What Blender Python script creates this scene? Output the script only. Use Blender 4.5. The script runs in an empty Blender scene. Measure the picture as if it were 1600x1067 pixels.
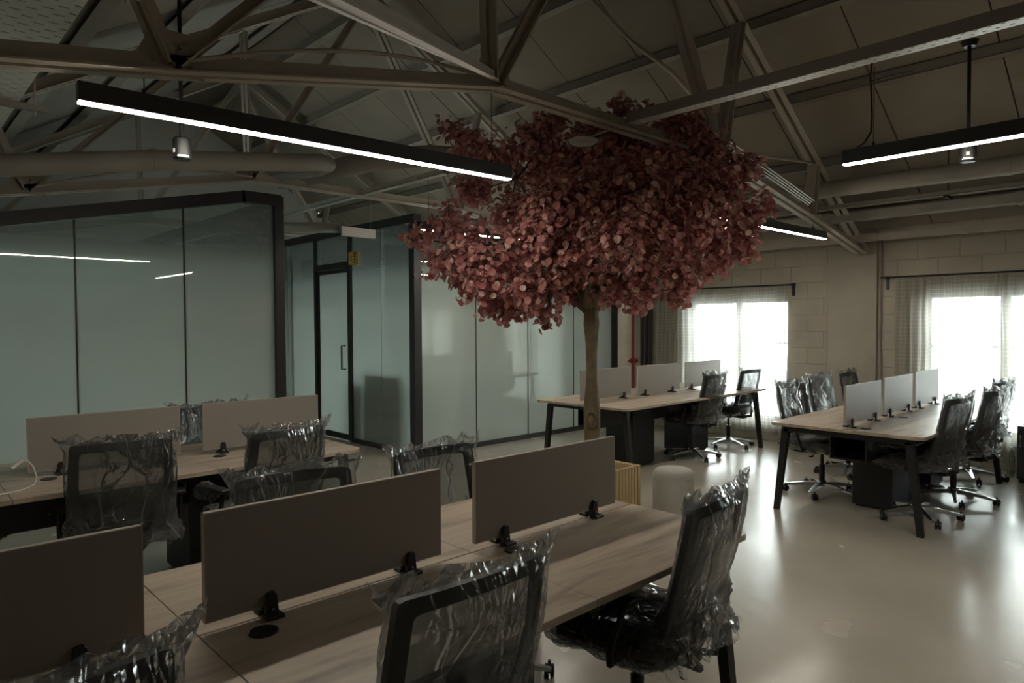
import bpy, math, random
from mathutils import Vector, Matrix, noise
R = math.radians
random.seed(7)
SC = bpy.context.scene
COL = SC.collection

# ---------------------------------------------------------------- camera, sky, exposure
cam_d = bpy.data.cameras.new('camera'); cam = bpy.data.objects.new('camera', cam_d); COL.objects.link(cam)
cam_d.sensor_width = 36; cam_d.lens = 24.0; cam_d.clip_start = 0.05; cam_d.clip_end = 200
_a, _p, _r = R(46.6), R(-1.55), R(-0.3)
_f = Vector((math.cos(_a)*math.cos(_p), math.sin(_a)*math.cos(_p), math.sin(_p)))
_rt = Vector((math.sin(_a), -math.cos(_a), 0)); _up = _rt.cross(_f)
_rt2 = math.cos(_r)*_rt + math.sin(_r)*_up; _up2 = -math.sin(_r)*_rt + math.cos(_r)*_up
cam.matrix_world = Matrix(((_rt2.x, _up2.x, -_f.x, 0), (_rt2.y, _up2.y, -_f.y, 0), (_rt2.z, _up2.z, -_f.z, 1.6), (0, 0, 0, 1)))
SC.camera = cam

w = bpy.data.worlds.new('sky'); SC.world = w; w.use_nodes = True
bg = w.node_tree.nodes['Background']; bg.inputs[0].default_value = (.95, 1.0, 1.0, 1); bg.inputs[1].default_value = 4.2
_nt = w.node_tree; _tc = _nt.nodes.new('ShaderNodeTexCoord'); _sp = _nt.nodes.new('ShaderNodeSeparateXYZ'); _nt.links.new(_tc.outputs['Generated'], _sp.inputs[0])
_mr = _nt.nodes.new('ShaderNodeMapRange'); _mr.inputs[1].default_value = -.25; _mr.inputs[2].default_value = .05; _mr.inputs[3].default_value = 1.7; _mr.inputs[4].default_value = 5.4   # paler ground below, overcast sky above
_nt.links.new(_sp.outputs['Z'], _mr.inputs[0]); _nt.links.new(_mr.outputs[0], bg.inputs[1])
SC.view_settings.view_transform = 'Standard'; SC.view_settings.look = 'None'
SC.view_settings.exposure = 1.85; SC.view_settings.gamma = 1.0; SC.view_settings.use_curve_mapping = False
SC.cycles.transparent_max_bounces = 40
SC.cycles.max_bounces = 10; SC.cycles.diffuse_bounces = 5; SC.cycles.glossy_bounces = 4
SC.cycles.caustics_reflective = False; SC.cycles.caustics_refractive = False
SC.cycles.sample_clamp_indirect = 4.0

WX = 8.8                       # inner face of the window wall
WINS = [(4.02, 5.52, 0.26, 1.92), (0.92, 2.45, 0.34, 1.92), (6.95, 9.75, 0.12, 2.5), (10.2, 11.8, 0.4, 1.92)]  # third opening is added and enlarged to light up the right office
for (ya, yb, za, zb) in WINS:  # daylight coming through each window opening
    ld = bpy.data.lights.new('window_daylight', 'AREA'); ld.shape = 'RECTANGLE'
    ld.size = yb-ya; ld.size_y = zb-za; ld.cycles.is_portal = True
    lo = bpy.data.objects.new('window_daylight', ld); COL.objects.link(lo)
    lo.location = (WX+0.32, (ya+yb)/2, (za+zb)/2); lo.rotation_euler = (0, R(90), 0)
    lo.rotation_euler = Vector((-1, 0, 0)).to_track_quat('-Z', 'Z').to_euler()
ld = bpy.data.lights.new('office_daylight', 'AREA'); ld.shape = 'RECTANGLE'; ld.size = 2.0; ld.size_y = 2.05; ld.cycles.is_portal = True
lo = bpy.data.objects.new('office_daylight', ld); COL.objects.link(lo); lo.location = (-1.1, 8.1, 1.3)
lo.rotation_euler = Vector((1, 0, 0)).to_track_quat('-Z', 'Z').to_euler()

# ---------------------------------------------------------------- materials
def M(name, col=(.5,.5,.5), rough=.5, metal=0., spec=.5, noise_s=None, noise_a=.0, bump=0., bump_s=60., coords='Object', coat=0.):
    m = bpy.data.materials.new(name); m.use_nodes = True
    nt = m.node_tree; b = nt.nodes['Principled BSDF']
    b.inputs['Base Color'].default_value = (*col, 1); b.inputs['Roughness'].default_value = rough
    b.inputs['Metallic'].default_value = metal; b.inputs['Specular IOR Level'].default_value = spec
    b.inputs['Coat Weight'].default_value = coat
    tc = nt.nodes.new('ShaderNodeTexCoord')
    if noise_s:
        n = nt.nodes.new('ShaderNodeTexNoise'); n.inputs['Scale'].default_value = noise_s; n.inputs['Detail'].default_value = 5
        nt.links.new(tc.outputs[coords], n.inputs['Vector'])
        mp = nt.nodes.new('ShaderNodeMapRange'); mp.inputs[1].default_value = .3; mp.inputs[2].default_value = .7
        mp.inputs[3].default_value = 1-noise_a; mp.inputs[4].default_value = 1+noise_a
        nt.links.new(n.outputs['Fac'], mp.inputs[0])
        mx = nt.nodes.new('ShaderNodeVectorMath'); mx.operation = 'SCALE'; mx.inputs[0].default_value = col
        nt.links.new(mp.outputs[0], mx.inputs['Scale']); nt.links.new(mx.outputs[0], b.inputs['Base Color'])
    if bump:
        n2 = nt.nodes.new('ShaderNodeTexNoise'); n2.inputs['Scale'].default_value = bump_s; n2.inputs['Detail'].default_value = 6
        nt.links.new(tc.outputs[coords], n2.inputs['Vector'])
        bp = nt.nodes.new('ShaderNodeBump'); bp.inputs['Strength'].default_value = bump; bp.inputs['Distance'].default_value = .01
        nt.links.new(n2.outputs['Fac'], bp.inputs['Height']); nt.links.new(bp.outputs[0], b.inputs['Normal'])
    return m
def nodes(m): return m.node_tree, m.node_tree.nodes, m.node_tree.links

mat = {}
mat['steel'] = M('painted_steel', (.42,.375,.31), .55, noise_s=3, noise_a=.12, bump=.15, bump_s=25)
mat['purlin'] = M('purlin_paint', (.26,.235,.195), .6, noise_s=3, noise_a=.1)
mat['roof'] = M('roof_panel', (.29,.255,.205), .75, noise_s=1.2, noise_a=.10)
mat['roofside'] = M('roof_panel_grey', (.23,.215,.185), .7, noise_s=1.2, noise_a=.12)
mat['duct'] = M('duct_wrap', (.33,.31,.27), .6, noise_s=4, noise_a=.1, bump=.2, bump_s=20)
mat['blackmetal'] = M('black_powder_coat', (.012,.012,.013), .42)
mat['frame'] = M('partition_frame', (.022,.023,.023), .38)
mat['lampbody'] = M('lamp_body', (.035,.036,.038), .45)
mat['plastic'] = M('black_plastic', (.012,.012,.013), .38)
mat['backframe'] = M('backrest_plastic', (.038,.041,.042), .45)
mat['seat'] = M('seat_fabric', (.014,.014,.016), .75, bump=.3, bump_s=300)
mat['chrome'] = M('polished_alloy', (.55,.56,.57), .22, metal=1.)
mat['wall'] = M('painted_wall', (.42,.385,.315), .75, noise_s=2.2, noise_a=.10, bump=.3, bump_s=14)
mat['block'] = M('painted_block', (.44,.40,.325), .75, noise_s=2.5, noise_a=.10, bump=.45, bump_s=18)
mat['white'] = M('white_plastic', (.62,.60,.56), .4)
mat['panel'] = M('screen_laminate', (.25,.222,.195), .45, bump=.05, bump_s=200)
mat['edge'] = M('screen_edge_band', (.42,.37,.32), .35)
mat['bark'] = M('bark', (.16,.125,.075), .8, noise_s=9, noise_a=.35, bump=1., bump_s=22)
mat['twig'] = M('twig', (.045,.028,.02), .8)
mat['pouf'] = M('pouf_fabric', (.42,.41,.36), .85, bump=.2, bump_s=250)
mat['pine'] = M('pine_slat', (.62,.47,.26), .5, noise_s=6, noise_a=.1)
mat['winframe'] = M('window_frame', (.7,.7,.68), .35)
mat['cord'] = M('white_cord', (.6,.58,.52), .4)
mat['red'] = M('fire_red', (.35,.03,.03), .4)
mat['yellow'] = M('yellow_box', (.55,.30,.04), .5)
mat['bag'] = M('bag_nylon', (.03,.028,.026), .6, bump=.4, bump_s=40)
mat['cabinet'] = M('cabinet_grey', (.06,.065,.065), .5)
mat['inner'] = M('inner_wall', (.72,.73,.69), .7)
mat['board'] = M('board', (.24,.22,.19), .6)
mat['galv'] = M('galvanised_tray', (.62,.60,.55), .38, metal=.35)

# floor: polished light concrete
m = M('polished_concrete', (.40,.365,.305), .2, noise_s=1.1, noise_a=.10); mat['floor'] = m
nt, N, L = nodes(m); b = N['Principled BSDF']; tc = N.new('ShaderNodeTexCoord')
n = N.new('ShaderNodeTexNoise'); n.inputs['Scale'].default_value = 2.3; n.inputs['Detail'].default_value = 8; L.new(tc.outputs['Object'], n.inputs['Vector'])
mp = N.new('ShaderNodeMapRange'); mp.inputs[3].default_value = .13; mp.inputs[4].default_value = .34; L.new(n.outputs['Fac'], mp.inputs[0]); L.new(mp.outputs[0], b.inputs['Roughness'])
n = N.new('ShaderNodeTexNoise'); n.inputs['Scale'].default_value = 5; n.inputs['Detail'].default_value = 3; L.new(tc.outputs['Object'], n.inputs['Vector'])
bp = N.new('ShaderNodeBump'); bp.inputs['Strength'].default_value = .10; bp.inputs['Distance'].default_value = .02; L.new(n.outputs['Fac'], bp.inputs['Height']); L.new(bp.outputs[0], b.inputs['Normal'])

# desktop: greige oak laminate, grain along x
m = M('oak_laminate', (.4,.3,.2), .36); mat['wood'] = m
nt, N, L = nodes(m); b = N['Principled BSDF']; tc = N.new('ShaderNodeTexCoord')
ma = N.new('ShaderNodeMapping'); ma.inputs['Scale'].default_value = (1.0, 7.5, 7.5); L.new(tc.outputs['Object'], ma.inputs[0])
n = N.new('ShaderNodeTexNoise'); n.inputs['Scale'].default_value = 1.6; n.inputs['Detail'].default_value = 8; n.inputs['Roughness'].default_value = .62; n.inputs['Distortion'].default_value = .5
L.new(ma.outputs[0], n.inputs['Vector'])
cr = N.new('ShaderNodeValToRGB'); e = cr.color_ramp.elements
e[0].position = .30; e[0].color = (.22,.178,.130,1); e[1].position = .68; e[1].color = (.50,.43,.335,1)
x = cr.color_ramp.elements.new(.47); x.color = (.39,.318,.245,1)
L.new(n.outputs['Fac'], cr.inputs[0]); L.new(cr.outputs[0], b.inputs['Base Color'])
n2 = N.new('ShaderNodeTexNoise'); n2.inputs['Scale'].default_value = 40; ma2 = N.new('ShaderNodeMapping'); ma2.inputs['Scale'].default_value = (.4, 8, 8)
L.new(tc.outputs['Object'], ma2.inputs[0]); L.new(ma2.outputs[0], n2.inputs['Vector'])
bp = N.new('ShaderNodeBump'); bp.inputs['Strength'].default_value = .12; bp.inputs['Distance'].default_value = .004; L.new(n2.outputs['Fac'], bp.inputs['Height']); L.new(bp.outputs[0], b.inputs['Normal'])

def mix_mat(name):
    m = bpy.data.materials.new(name); m.use_nodes = True; nt = m.node_tree
    for q in list(nt.nodes):
        if q.type != 'OUTPUT_MATERIAL': nt.nodes.remove(q)
    return m, nt, nt.nodes, nt.links, [q for q in nt.nodes if q.type == 'OUTPUT_MATERIAL'][0]

# LED strip
m, nt, N, L, out = mix_mat('led_diffuser'); em = N.new('ShaderNodeEmission'); em.inputs[0].default_value = (1, .93, .81, 1); em.inputs[1].default_value = 23.0
L.new(em.outputs[0], out.inputs[0]); mat['led'] = m

# clear glass with mild tint, reflections by fresnel
def glass(name, tint, boost, film=None):
    m, nt, N, L, out = mix_mat(name)
    tr = N.new('ShaderNodeBsdfTransparent'); tr.inputs[0].default_value = (*tint, 1)
    gl = N.new('ShaderNodeBsdfGlossy'); gl.inputs['Roughness'].default_value = .015; gl.inputs[0].default_value = (.9,.95,.93,1)
    fr = N.new('ShaderNodeFresnel'); fr.inputs[0].default_value = 1.55
    mu = N.new('ShaderNodeMath'); mu.operation = 'MULTIPLY'; mu.use_clamp = True; mu.inputs[1].default_value = boost; L.new(fr.outputs[0], mu.inputs[0])
    base = tr.outputs[0]
    if film:
        df = N.new('ShaderNodeBsdfDiffuse'); df.inputs[0].default_value = (*film['col'], 1)
        tl = N.new('ShaderNodeBsdfTranslucent'); tl.inputs[0].default_value = (*film['tcol'], 1)
        m1 = N.new('ShaderNodeMixShader'); m1.inputs[0].default_value = .62; L.new(df.outputs[0], m1.inputs[1]); L.new(tl.outputs[0], m1.inputs[2])
        tc = N.new('ShaderNodeTexCoord'); sp = N.new('ShaderNodeSeparateXYZ'); L.new(tc.outputs['Object'], sp.inputs[0])
        cr = N.new('ShaderNodeValToRGB'); e = cr.color_ramp.elements; cr.color_ramp.interpolation = 'EASE'
        e[0].position = 0; v = film['lo']; e[0].color = (v,v,v,1); e[1].position = 1; v = film['hi']; e[1].color = (v,v,v,1)
        for pos, v in film['stops']:
            q = cr.color_ramp.elements.new(pos); q.color = (v,v,v,1)
        dv = N.new('ShaderNodeMath'); dv.operation = 'DIVIDE'; dv.inputs[1].default_value = 3.0; L.new(sp.outputs['Z'], dv.inputs[0]); L.new(dv.outputs[0], cr.inputs[0])
        m2 = N.new('ShaderNodeMixShader'); L.new(cr.outputs[0], m2.inputs[0]); L.new(tr.outputs[0], m2.inputs[1]); L.new(m1.outputs[0], m2.inputs[2])
        base = m2.outputs[0]
    mx = N.new('ShaderNodeMixShader'); L.new(mu.outputs[0], mx.inputs[0]); L.new(base, mx.inputs[1]); L.new(gl.outputs[0], mx.inputs[2])
    L.new(mx.outputs[0], out.inputs[0]); return m
mat['glass'] = glass('window_glass', (.95,.98,.97), 1.0)
mat['frosted'] = glass('frosted_gradient_glass', (.72,.78,.75), 2.2, dict(col=(.78,.83,.77), tcol=(.86,.93,.88), lo=.80, hi=.10, stops=[(.10,.86),(.55,.86),(.68,.55),(.82,.18)]))

# sheer curtain with woven check
def curtain_mat(name, dens, line):
    m, nt, N, L, out = mix_mat(name)
    tr = N.new('ShaderNodeBsdfTransparent'); tl = N.new('ShaderNodeBsdfTranslucent'); tl.inputs[0].default_value = (.78,.76,.70,1)
    df = N.new('ShaderNodeBsdfDiffuse'); df.inputs[0].default_value = (.50,.49,.44,1)
    m1 = N.new('ShaderNodeMixShader'); m1.inputs[0].default_value = .45; L.new(tl.outputs[0], m1.inputs[1]); L.new(df.outputs[0], m1.inputs[2])
    uv = N.new('ShaderNodeUVMap'); sp = N.new('ShaderNodeSeparateXYZ'); L.new(uv.outputs[0], sp.inputs[0])
    vals = []
    for ax, per in (('X', 0.045), ('Y', 0.045)):
        d = N.new('ShaderNodeMath'); d.operation = 'DIVIDE'; d.inputs[1].default_value = per; L.new(sp.outputs[ax], d.inputs[0])
        fr = N.new('ShaderNodeMath'); fr.operation = 'FRACT'; L.new(d.outputs[0], fr.inputs[0])
        lt = N.new('ShaderNodeMath'); lt.operation = 'LESS_THAN'; lt.inputs[1].default_value = .18; L.new(fr.outputs[0], lt.inputs[0]); vals.append(lt)
    mx = N.new('ShaderNodeMath'); mx.operation = 'MAXIMUM'; L.new(vals[0].outputs[0], mx.inputs[0]); L.new(vals[1].outputs[0], mx.inputs[1])
    mr = N.new('ShaderNodeMapRange'); mr.inputs[3].default_value = dens; mr.inputs[4].default_value = line; L.new(mx.outputs[0], mr.inputs[0])
    m2 = N.new('ShaderNodeMixShader'); L.new(mr.outputs[0], m2.inputs[0]); L.new(tr.outputs[0], m2.inputs[1]); L.new(m1.outputs[0], m2.inputs[2])
    L.new(m2.outputs[0], out.inputs[0]); return m
mat['sheer'] = curtain_mat('sheer_curtain', .60, .80)
mat['drape'] = curtain_mat('gathered_curtain', .70, .86)

# clear plastic wrap
m, nt, N, L, out = mix_mat('clear_plastic_wrap')
tr = N.new('ShaderNodeBsdfTransparent'); tr.inputs[0].default_value = (.93,.94,.94,1)
gl = N.new('ShaderNodeBsdfGlossy'); gl.inputs['Roughness'].default_value = .11; gl.inputs[0].default_value = (1,1,1,1)
df = N.new('ShaderNodeBsdfTranslucent'); df.inputs[0].default_value = (.8,.8,.8,1)
df2 = N.new('ShaderNodeBsdfDiffuse'); df2.inputs[0].default_value = (.75,.75,.74,1)
tc = N.new('ShaderNodeTexCoord')
nz = N.new('ShaderNodeTexNoise'); nz.inputs['Scale'].default_value = 3; nz.inputs['Detail'].default_value = 1.5; nz.inputs['Distortion'].default_value = .6; L.new(tc.outputs['Object'], nz.inputs['Vector'])
vo = N.new('ShaderNodeTexVoronoi'); vo.feature = 'DISTANCE_TO_EDGE'; vo.inputs['Scale'].default_value = 3.2; mpv = N.new('ShaderNodeMapping'); mpv.inputs['Rotation'].default_value = (.5,.6,.3); mpv.inputs['Scale'].default_value = (2.2,1.4,.7); vadd = N.new('ShaderNodeVectorMath'); vadd.operation = 'MULTIPLY_ADD'; vadd.inputs[1].default_value = (.25,.25,.25); L.new(nz.outputs['Color'], vadd.inputs[0]); L.new(tc.outputs['Object'], vadd.inputs[2]); L.new(vadd.outputs[0], mpv.inputs[0]); L.new(mpv.outputs[0], vo.inputs['Vector'])
ad = N.new('ShaderNodeMath'); ad.operation = 'MULTIPLY_ADD'; ad.inputs[1].default_value = 4.0; mn = N.new('ShaderNodeMath'); mn.operation = 'MINIMUM'; mn.inputs[1].default_value = .05; L.new(vo.outputs['Distance'], mn.inputs[0]); L.new(mn.outputs[0], ad.inputs[0]); L.new(nz.outputs['Fac'], ad.inputs[2])
vf = N.new('ShaderNodeTexVoronoi'); vf.feature = 'DISTANCE_TO_EDGE'; vf.inputs['Scale'].default_value = 17; L.new(mpv.outputs[0], vf.inputs['Vector'])
nf_ = N.new('ShaderNodeTexNoise'); nf_.inputs['Scale'].default_value = 3.5; L.new(tc.outputs['Object'], nf_.inputs['Vector'])
mf = N.new('ShaderNodeMapRange'); mf.inputs[1].default_value = .5; mf.inputs[2].default_value = .62; mf.inputs[3].default_value = .0; mf.inputs[4].default_value = 1.3; L.new(nf_.outputs['Fac'], mf.inputs[0])
mm_ = N.new('ShaderNodeMath'); mm_.operation = 'MULTIPLY'; L.new(vf.outputs['Distance'], mm_.inputs[0]); L.new(mf.outputs[0], mm_.inputs[1])
ad0 = ad; ad = N.new('ShaderNodeMath'); ad.operation = 'ADD'; L.new(ad0.outputs[0], ad.inputs[0]); L.new(mm_.outputs[0], ad.inputs[1])
bp = N.new('ShaderNodeBump'); bp.inputs['Strength'].default_value = .95; bp.inputs['Distance'].default_value = .045; L.new(ad.outputs[0], bp.inputs['Height'])
L.new(bp.outputs[0], gl.inputs['Normal'])
lw = N.new('ShaderNodeLayerWeight'); lw.inputs[0].default_value = .35; L.new(bp.outputs[0], lw.inputs['Normal'])
mr = N.new('ShaderNodeMapRange'); mr.inputs[1].default_value = .06; mr.inputs[3].default_value = .03; mr.inputs[4].default_value = .75; L.new(lw.outputs['Fresnel'], mr.inputs[0])
lf = N.new('ShaderNodeLayerWeight'); lf.inputs[0].default_value = .30
mr2 = N.new('ShaderNodeMapRange'); mr2.inputs[1].default_value = .1; mr2.inputs[1].default_value = .30; mr2.inputs[3].default_value = .045; mr2.inputs[4].default_value = .42; L.new(lf.outputs['Facing'], mr2.inputs[0])
ck = N.new('ShaderNodeMapRange'); ck.inputs[1].default_value = 0; ck.inputs[2].default_value = .022; ck.inputs[3].default_value = .40; ck.inputs[4].default_value = 0; L.new(vo.outputs['Distance'], ck.inputs[0])
ckm = N.new('ShaderNodeMath'); ckm.operation = 'MULTIPLY'; nzm = N.new('ShaderNodeTexNoise'); nzm.inputs['Scale'].default_value = 4; L.new(tc.outputs['Object'], nzm.inputs['Vector']); L.new(ck.outputs[0], ckm.inputs[0]); L.new(nzm.outputs['Fac'], ckm.inputs[1])
mxx = N.new('ShaderNodeMath'); mxx.operation = 'ADD'; mxx.use_clamp = True; L.new(mr2.outputs[0], mxx.inputs[0]); L.new(ckm.outputs[0], mxx.inputs[1])
m0 = N.new('ShaderNodeMixShader'); m0.inputs[0].default_value = .5; L.new(df.outputs[0], m0.inputs[1]); L.new(df2.outputs[0], m0.inputs[2])
m1 = N.new('ShaderNodeMixShader'); L.new(mxx.outputs[0], m1.inputs[0]); L.new(tr.outputs[0], m1.inputs[1]); L.new(m0.outputs[0], m1.inputs[2])
m2 = N.new('ShaderNodeMixShader'); L.new(mr.outputs[0], m2.inputs[0]); L.new(m1.outputs[0], m2.inputs[1]); L.new(gl.outputs[0], m2.inputs[2])
L.new(m2.outputs[0], out.inputs[0]); mat['wrap'] = m

# chair net
m, nt, N, L, out = mix_mat('chair_net'); tr = N.new('ShaderNodeBsdfTransparent'); df = N.new('ShaderNodeBsdfDiffuse'); df.inputs[0].default_value = (.07,.073,.078,1)
mx = N.new('ShaderNodeMixShader'); mx.inputs[0].default_value = .55; L.new(tr.outputs[0], mx.inputs[1]); L.new(df.outputs[0], mx.inputs[2]); L.new(mx.outputs[0], out.inputs[0]); mat['net'] = m

# clear bottle
m, nt, N, L, out = mix_mat('clear_bottle'); tr = N.new('ShaderNodeBsdfTransparent'); tr.inputs[0].default_value = (.82,.86,.86,1); gl = N.new('ShaderNodeBsdfGlossy'); gl.inputs['Roughness'].default_value = .08
lw = N.new('ShaderNodeLayerWeight'); lw.inputs[0].default_value = .4; mx = N.new('ShaderNodeMixShader'); L.new(lw.outputs['Facing'], mx.inputs[0]); L.new(tr.outputs[0], mx.inputs[1]); L.new(gl.outputs[0], mx.inputs[2]); L.new(mx.outputs[0], out.inputs[0]); mat['pet'] = m

# perforated sheet: slots cut through by transparency, in UV metres
def perf(name, col, px, py, sx, sy, stagger=True):
    m = M(name, col, .42, metal=.3); nt, N, L = nodes(m); b = N['Principled BSDF']
    uv = N.new('ShaderNodeUVMap'); sp = N.new('ShaderNodeSeparateXYZ'); L.new(uv.outputs[0], sp.inputs[0])
    def mth(op, a, bb):
        q = N.new('ShaderNodeMath'); q.operation = op
        for i, v in enumerate((a, bb)):
            if v is None: continue
            if isinstance(v, (int, float)): q.inputs[i].default_value = v
            else: L.new(v, q.inputs[i])
        return q.outputs[0]
    yy = mth('DIVIDE', sp.outputs['Y'], py); xx = mth('DIVIDE', sp.outputs['X'], px)
    if stagger:
        fl = mth('FLOOR', yy, None); xx = mth('ADD', xx, mth('MULTIPLY', fl, .5))
    a = mth('LESS_THAN', mth('FRACT', xx, None), sx/px); c = mth('LESS_THAN', mth('FRACT', yy, None), sy/py)
    hole = mth('MULTIPLY', a, c); L.new(mth('SUBTRACT', 1.0, hole), b.inputs['Alpha']); return m
mat['perf_small'] = perf('perforated_channel', (.85,.83,.78), .056, .044, .020, .013)
mat['perf_slot'] = perf('slotted_tray', (.70,.72,.70), .085, .045, .036, .011)

# leaf: colour from a vertex attribute, a little light through it
m, nt, N, L, out = mix_mat('leaf'); at = N.new('ShaderNodeAttribute'); at.attribute_name = 'tone'
df = N.new('ShaderNodeBsdfDiffuse'); tl = N.new('ShaderNodeBsdfTranslucent'); gl = N.new('ShaderNodeBsdfGlossy'); gl.inputs['Roughness'].default_value = .4
L.new(at.outputs['Color'], df.inputs[0]); L.new(at.outputs['Color'], tl.inputs[0])
m1 = N.new('ShaderNodeMixShader'); m1.inputs[0].default_value = .22; L.new(df.outputs[0], m1.inputs[1]); L.new(tl.outputs[0], m1.inputs[2])
m2 = N.new('ShaderNodeMixShader'); m2.inputs[0].default_value = .06; L.new(m1.outputs[0], m2.inputs[1]); L.new(gl.outputs[0], m2.inputs[2]); L.new(m2.outputs[0], out.inputs[0]); mat['leaf'] = m

# ---------------------------------------------------------------- mesh builder
class B:
    def __init__(s): s.v = []; s.f = []; s.uv = None
    def add(s, vs, fs):
        o = len(s.v); s.v += [tuple(v) for v in vs]; s.f += [tuple(i+o for i in f) for f in fs]; return s
    def box(s, x0, x1, y0, y1, z0, z1, M4=None):
        vs = [Vector(p) for p in ((x0,y0,z0),(x1,y0,z0),(x1,y1,z0),(x0,y1,z0),(x0,y0,z1),(x1,y0,z1),(x1,y1,z1),(x0,y1,z1))]
        if M4: vs = [M4 @ v for v in vs]
        return s.add(vs, [(0,3,2,1),(4,5,6,7),(0,1,5,4),(1,2,6,5),(2,3,7,6),(3,0,4,7)])
    def bar(s, p, q, wa, hb, up=(0,0,1)):      # rectangular bar from p to q
        p, q = Vector(p), Vector(q); d = (q-p).normalized(); u = Vector(up)
        if abs(d.dot(u)) > .97: u = Vector((0,1,0))
        a = d.cross(u).normalized(); c = a.cross(d).normalized()
        vs = [pt + a*i*wa/2 + c*j*hb/2 for pt in (p, q) for i, j in ((-1,-1),(1,-1),(1,1),(-1,1))]
        return s.add(vs, [(0,1,2,3)[::-1],(4,5,6,7),(0,1,5,4),(1,2,6,5),(2,3,7,6),(3,0,4,7)])
    def tube(s, pts, r, n=8, caps=True):
        pts = [Vector(p) for p in pts]; k = len(pts); rr = r if isinstance(r, (list, tuple)) else [r]*k
        prev = None; o = len(s.v); vs = []
        for i, p in enumerate(pts):
            t = (pts[min(i+1,k-1)] - pts[max(i-1,0)]).normalized()
            if prev is None: a = t.orthogonal().normalized()
            else: a = (prev - t*prev.dot(t)); a = a.normalized() if a.length > 1e-6 else t.orthogonal().normalized()
            prev = a; c = t.cross(a)
            vs += [p + (a*math.cos(2*math.pi*j/n) + c*math.sin(2*math.pi*j/n))*rr[i] for j in range(n)]
        fs = [(i*n+j, i*n+(j+1)%n, (i+1)*n+(j+1)%n, (i+1)*n+j) for i in range(k-1) for j in range(n)]
        if caps: fs += [tuple(range(n))[::-1], tuple((k-1)*n+j for j in range(n))]
        return s.add(vs, fs)
    def lathe(s, prof, n=24, c=(0,0,0), M4=None):
        vs = []
        for r, z in prof:
            for j in range(n):
                v = Vector((c[0]+r*math.cos(2*math.pi*j/n), c[1]+r*math.sin(2*math.pi*j/n), c[2]+z)); vs.append(M4 @ v if M4 else v)
        k = len(prof); fs = [(i*n+j, i*n+(j+1)%n, (i+1)*n+(j+1)%n, (i+1)*n+j) for i in range(k-1) for j in range(n)]
        fs += [tuple(range(n))[::-1], tuple((k-1)*n+j for j in range(n))]
        return s.add(vs, fs)
    def prism(s, poly, z0, z1, M4=None):
        n = len(poly); vs = [Vector((x,y,z0)) for x,y in poly] + [Vector((x,y,z1)) for x,y in poly]
        if M4: vs = [M4 @ v for v in vs]
        return s.add(vs, [tuple(range(n))[::-1], tuple(range(n,2*n))] + [(i,(i+1)%n,n+(i+1)%n,n+i) for i in range(n)])
    def grid(s, fn, nu, nv, close_u=False):
        vs = [fn(i/(nu if close_u else nu-1), j/(nv-1)) for j in range(nv) for i in range(nu)]
        iu = nu if close_u else nu-1
        return s.add(vs, [(j*nu+i, j*nu+(i+1)%nu, (j+1)*nu+(i+1)%nu, (j+1)*nu+i) for j in range(nv-1) for i in range(iu)])
    def mesh(s, name, m, smooth=False, uv=None):
        me = bpy.data.meshes.new(name); me.from_pydata(s.v, [], s.f); me.materials.append(mat[m] if isinstance(m, str) else m)
        if smooth: me.polygons.foreach_set('use_smooth', [True]*len(me.polygons))
        if uv:
            ul = me.uv_layers.new(name='UVMap')
            for lp in me.loops: ul.data[lp.index].uv = uv(me.vertices[lp.vertex_index].co)
        me.update(); return me
    def obj(s, name, m, parent=None, smooth=False, bev=0., seg=2, uv=None, loc=None):
        me = s.mesh(name, m, smooth, uv); o = bpy.data.objects.new(name, me); COL.objects.link(o)
        if parent: o.parent = parent
        if loc: o.location = loc
        if bev:
            md = o.modifiers.new('bevel', 'BEVEL'); md.width = bev; md.segments = seg; md.limit_method = 'ANGLE'; md.angle_limit = R(40)
        return o
def empty(name, loc=(0,0,0), rz=0, label=None, cat=None, group=None, kind=None):
    o = bpy.data.objects.new(name, None); COL.objects.link(o); o.location = loc; o.rotation_euler = (0,0,rz); o.empty_display_size = .05
    return tag(o, label, cat, group, kind)
def tag(o, label=None, cat=None, group=None, kind=None):
    if label: o['label'] = label
    if cat: o['category'] = cat
    if group: o['group'] = group
    if kind: o['kind'] = kind
    return o
def inst(name, src, parent, loc=(0,0,0), rot=(0,0,0), scale=(1,1,1)):
    o = bpy.data.objects.new(name, src.data if hasattr(src, 'data') else src); COL.objects.link(o); o.parent = parent
    o.location = loc; o.rotation_euler = rot; o.scale = scale
    if hasattr(src, 'modifiers'):
        for md in src.modifiers:
            q = o.modifiers.new(md.name, md.type)
            if md.type == 'BEVEL': q.width = md.width; q.segments = md.segments; q.limit_method = md.limit_method; q.angle_limit = md.angle_limit
    return o
def copy_tree(o, parent=None):
    c = o.copy(); COL.objects.link(c); c.parent = parent
    for ch in list(o.children): copy_tree(ch, c)
    return c

# ================================================================ SETTING
XA, YA, YB = -0.9, -4.2, 13.0
RX, RZ, RS = 4.05, 5.55, 0.60          # ridge x, ridge z, roof slope
def roofz(x): return RZ - RS*abs(x-RX)
f = B().box(XA-.2, WX+.4, YA-.2, YB+.2, -.1, 0).obj('floor', 'floor'); tag(f, kind='structure')

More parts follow.
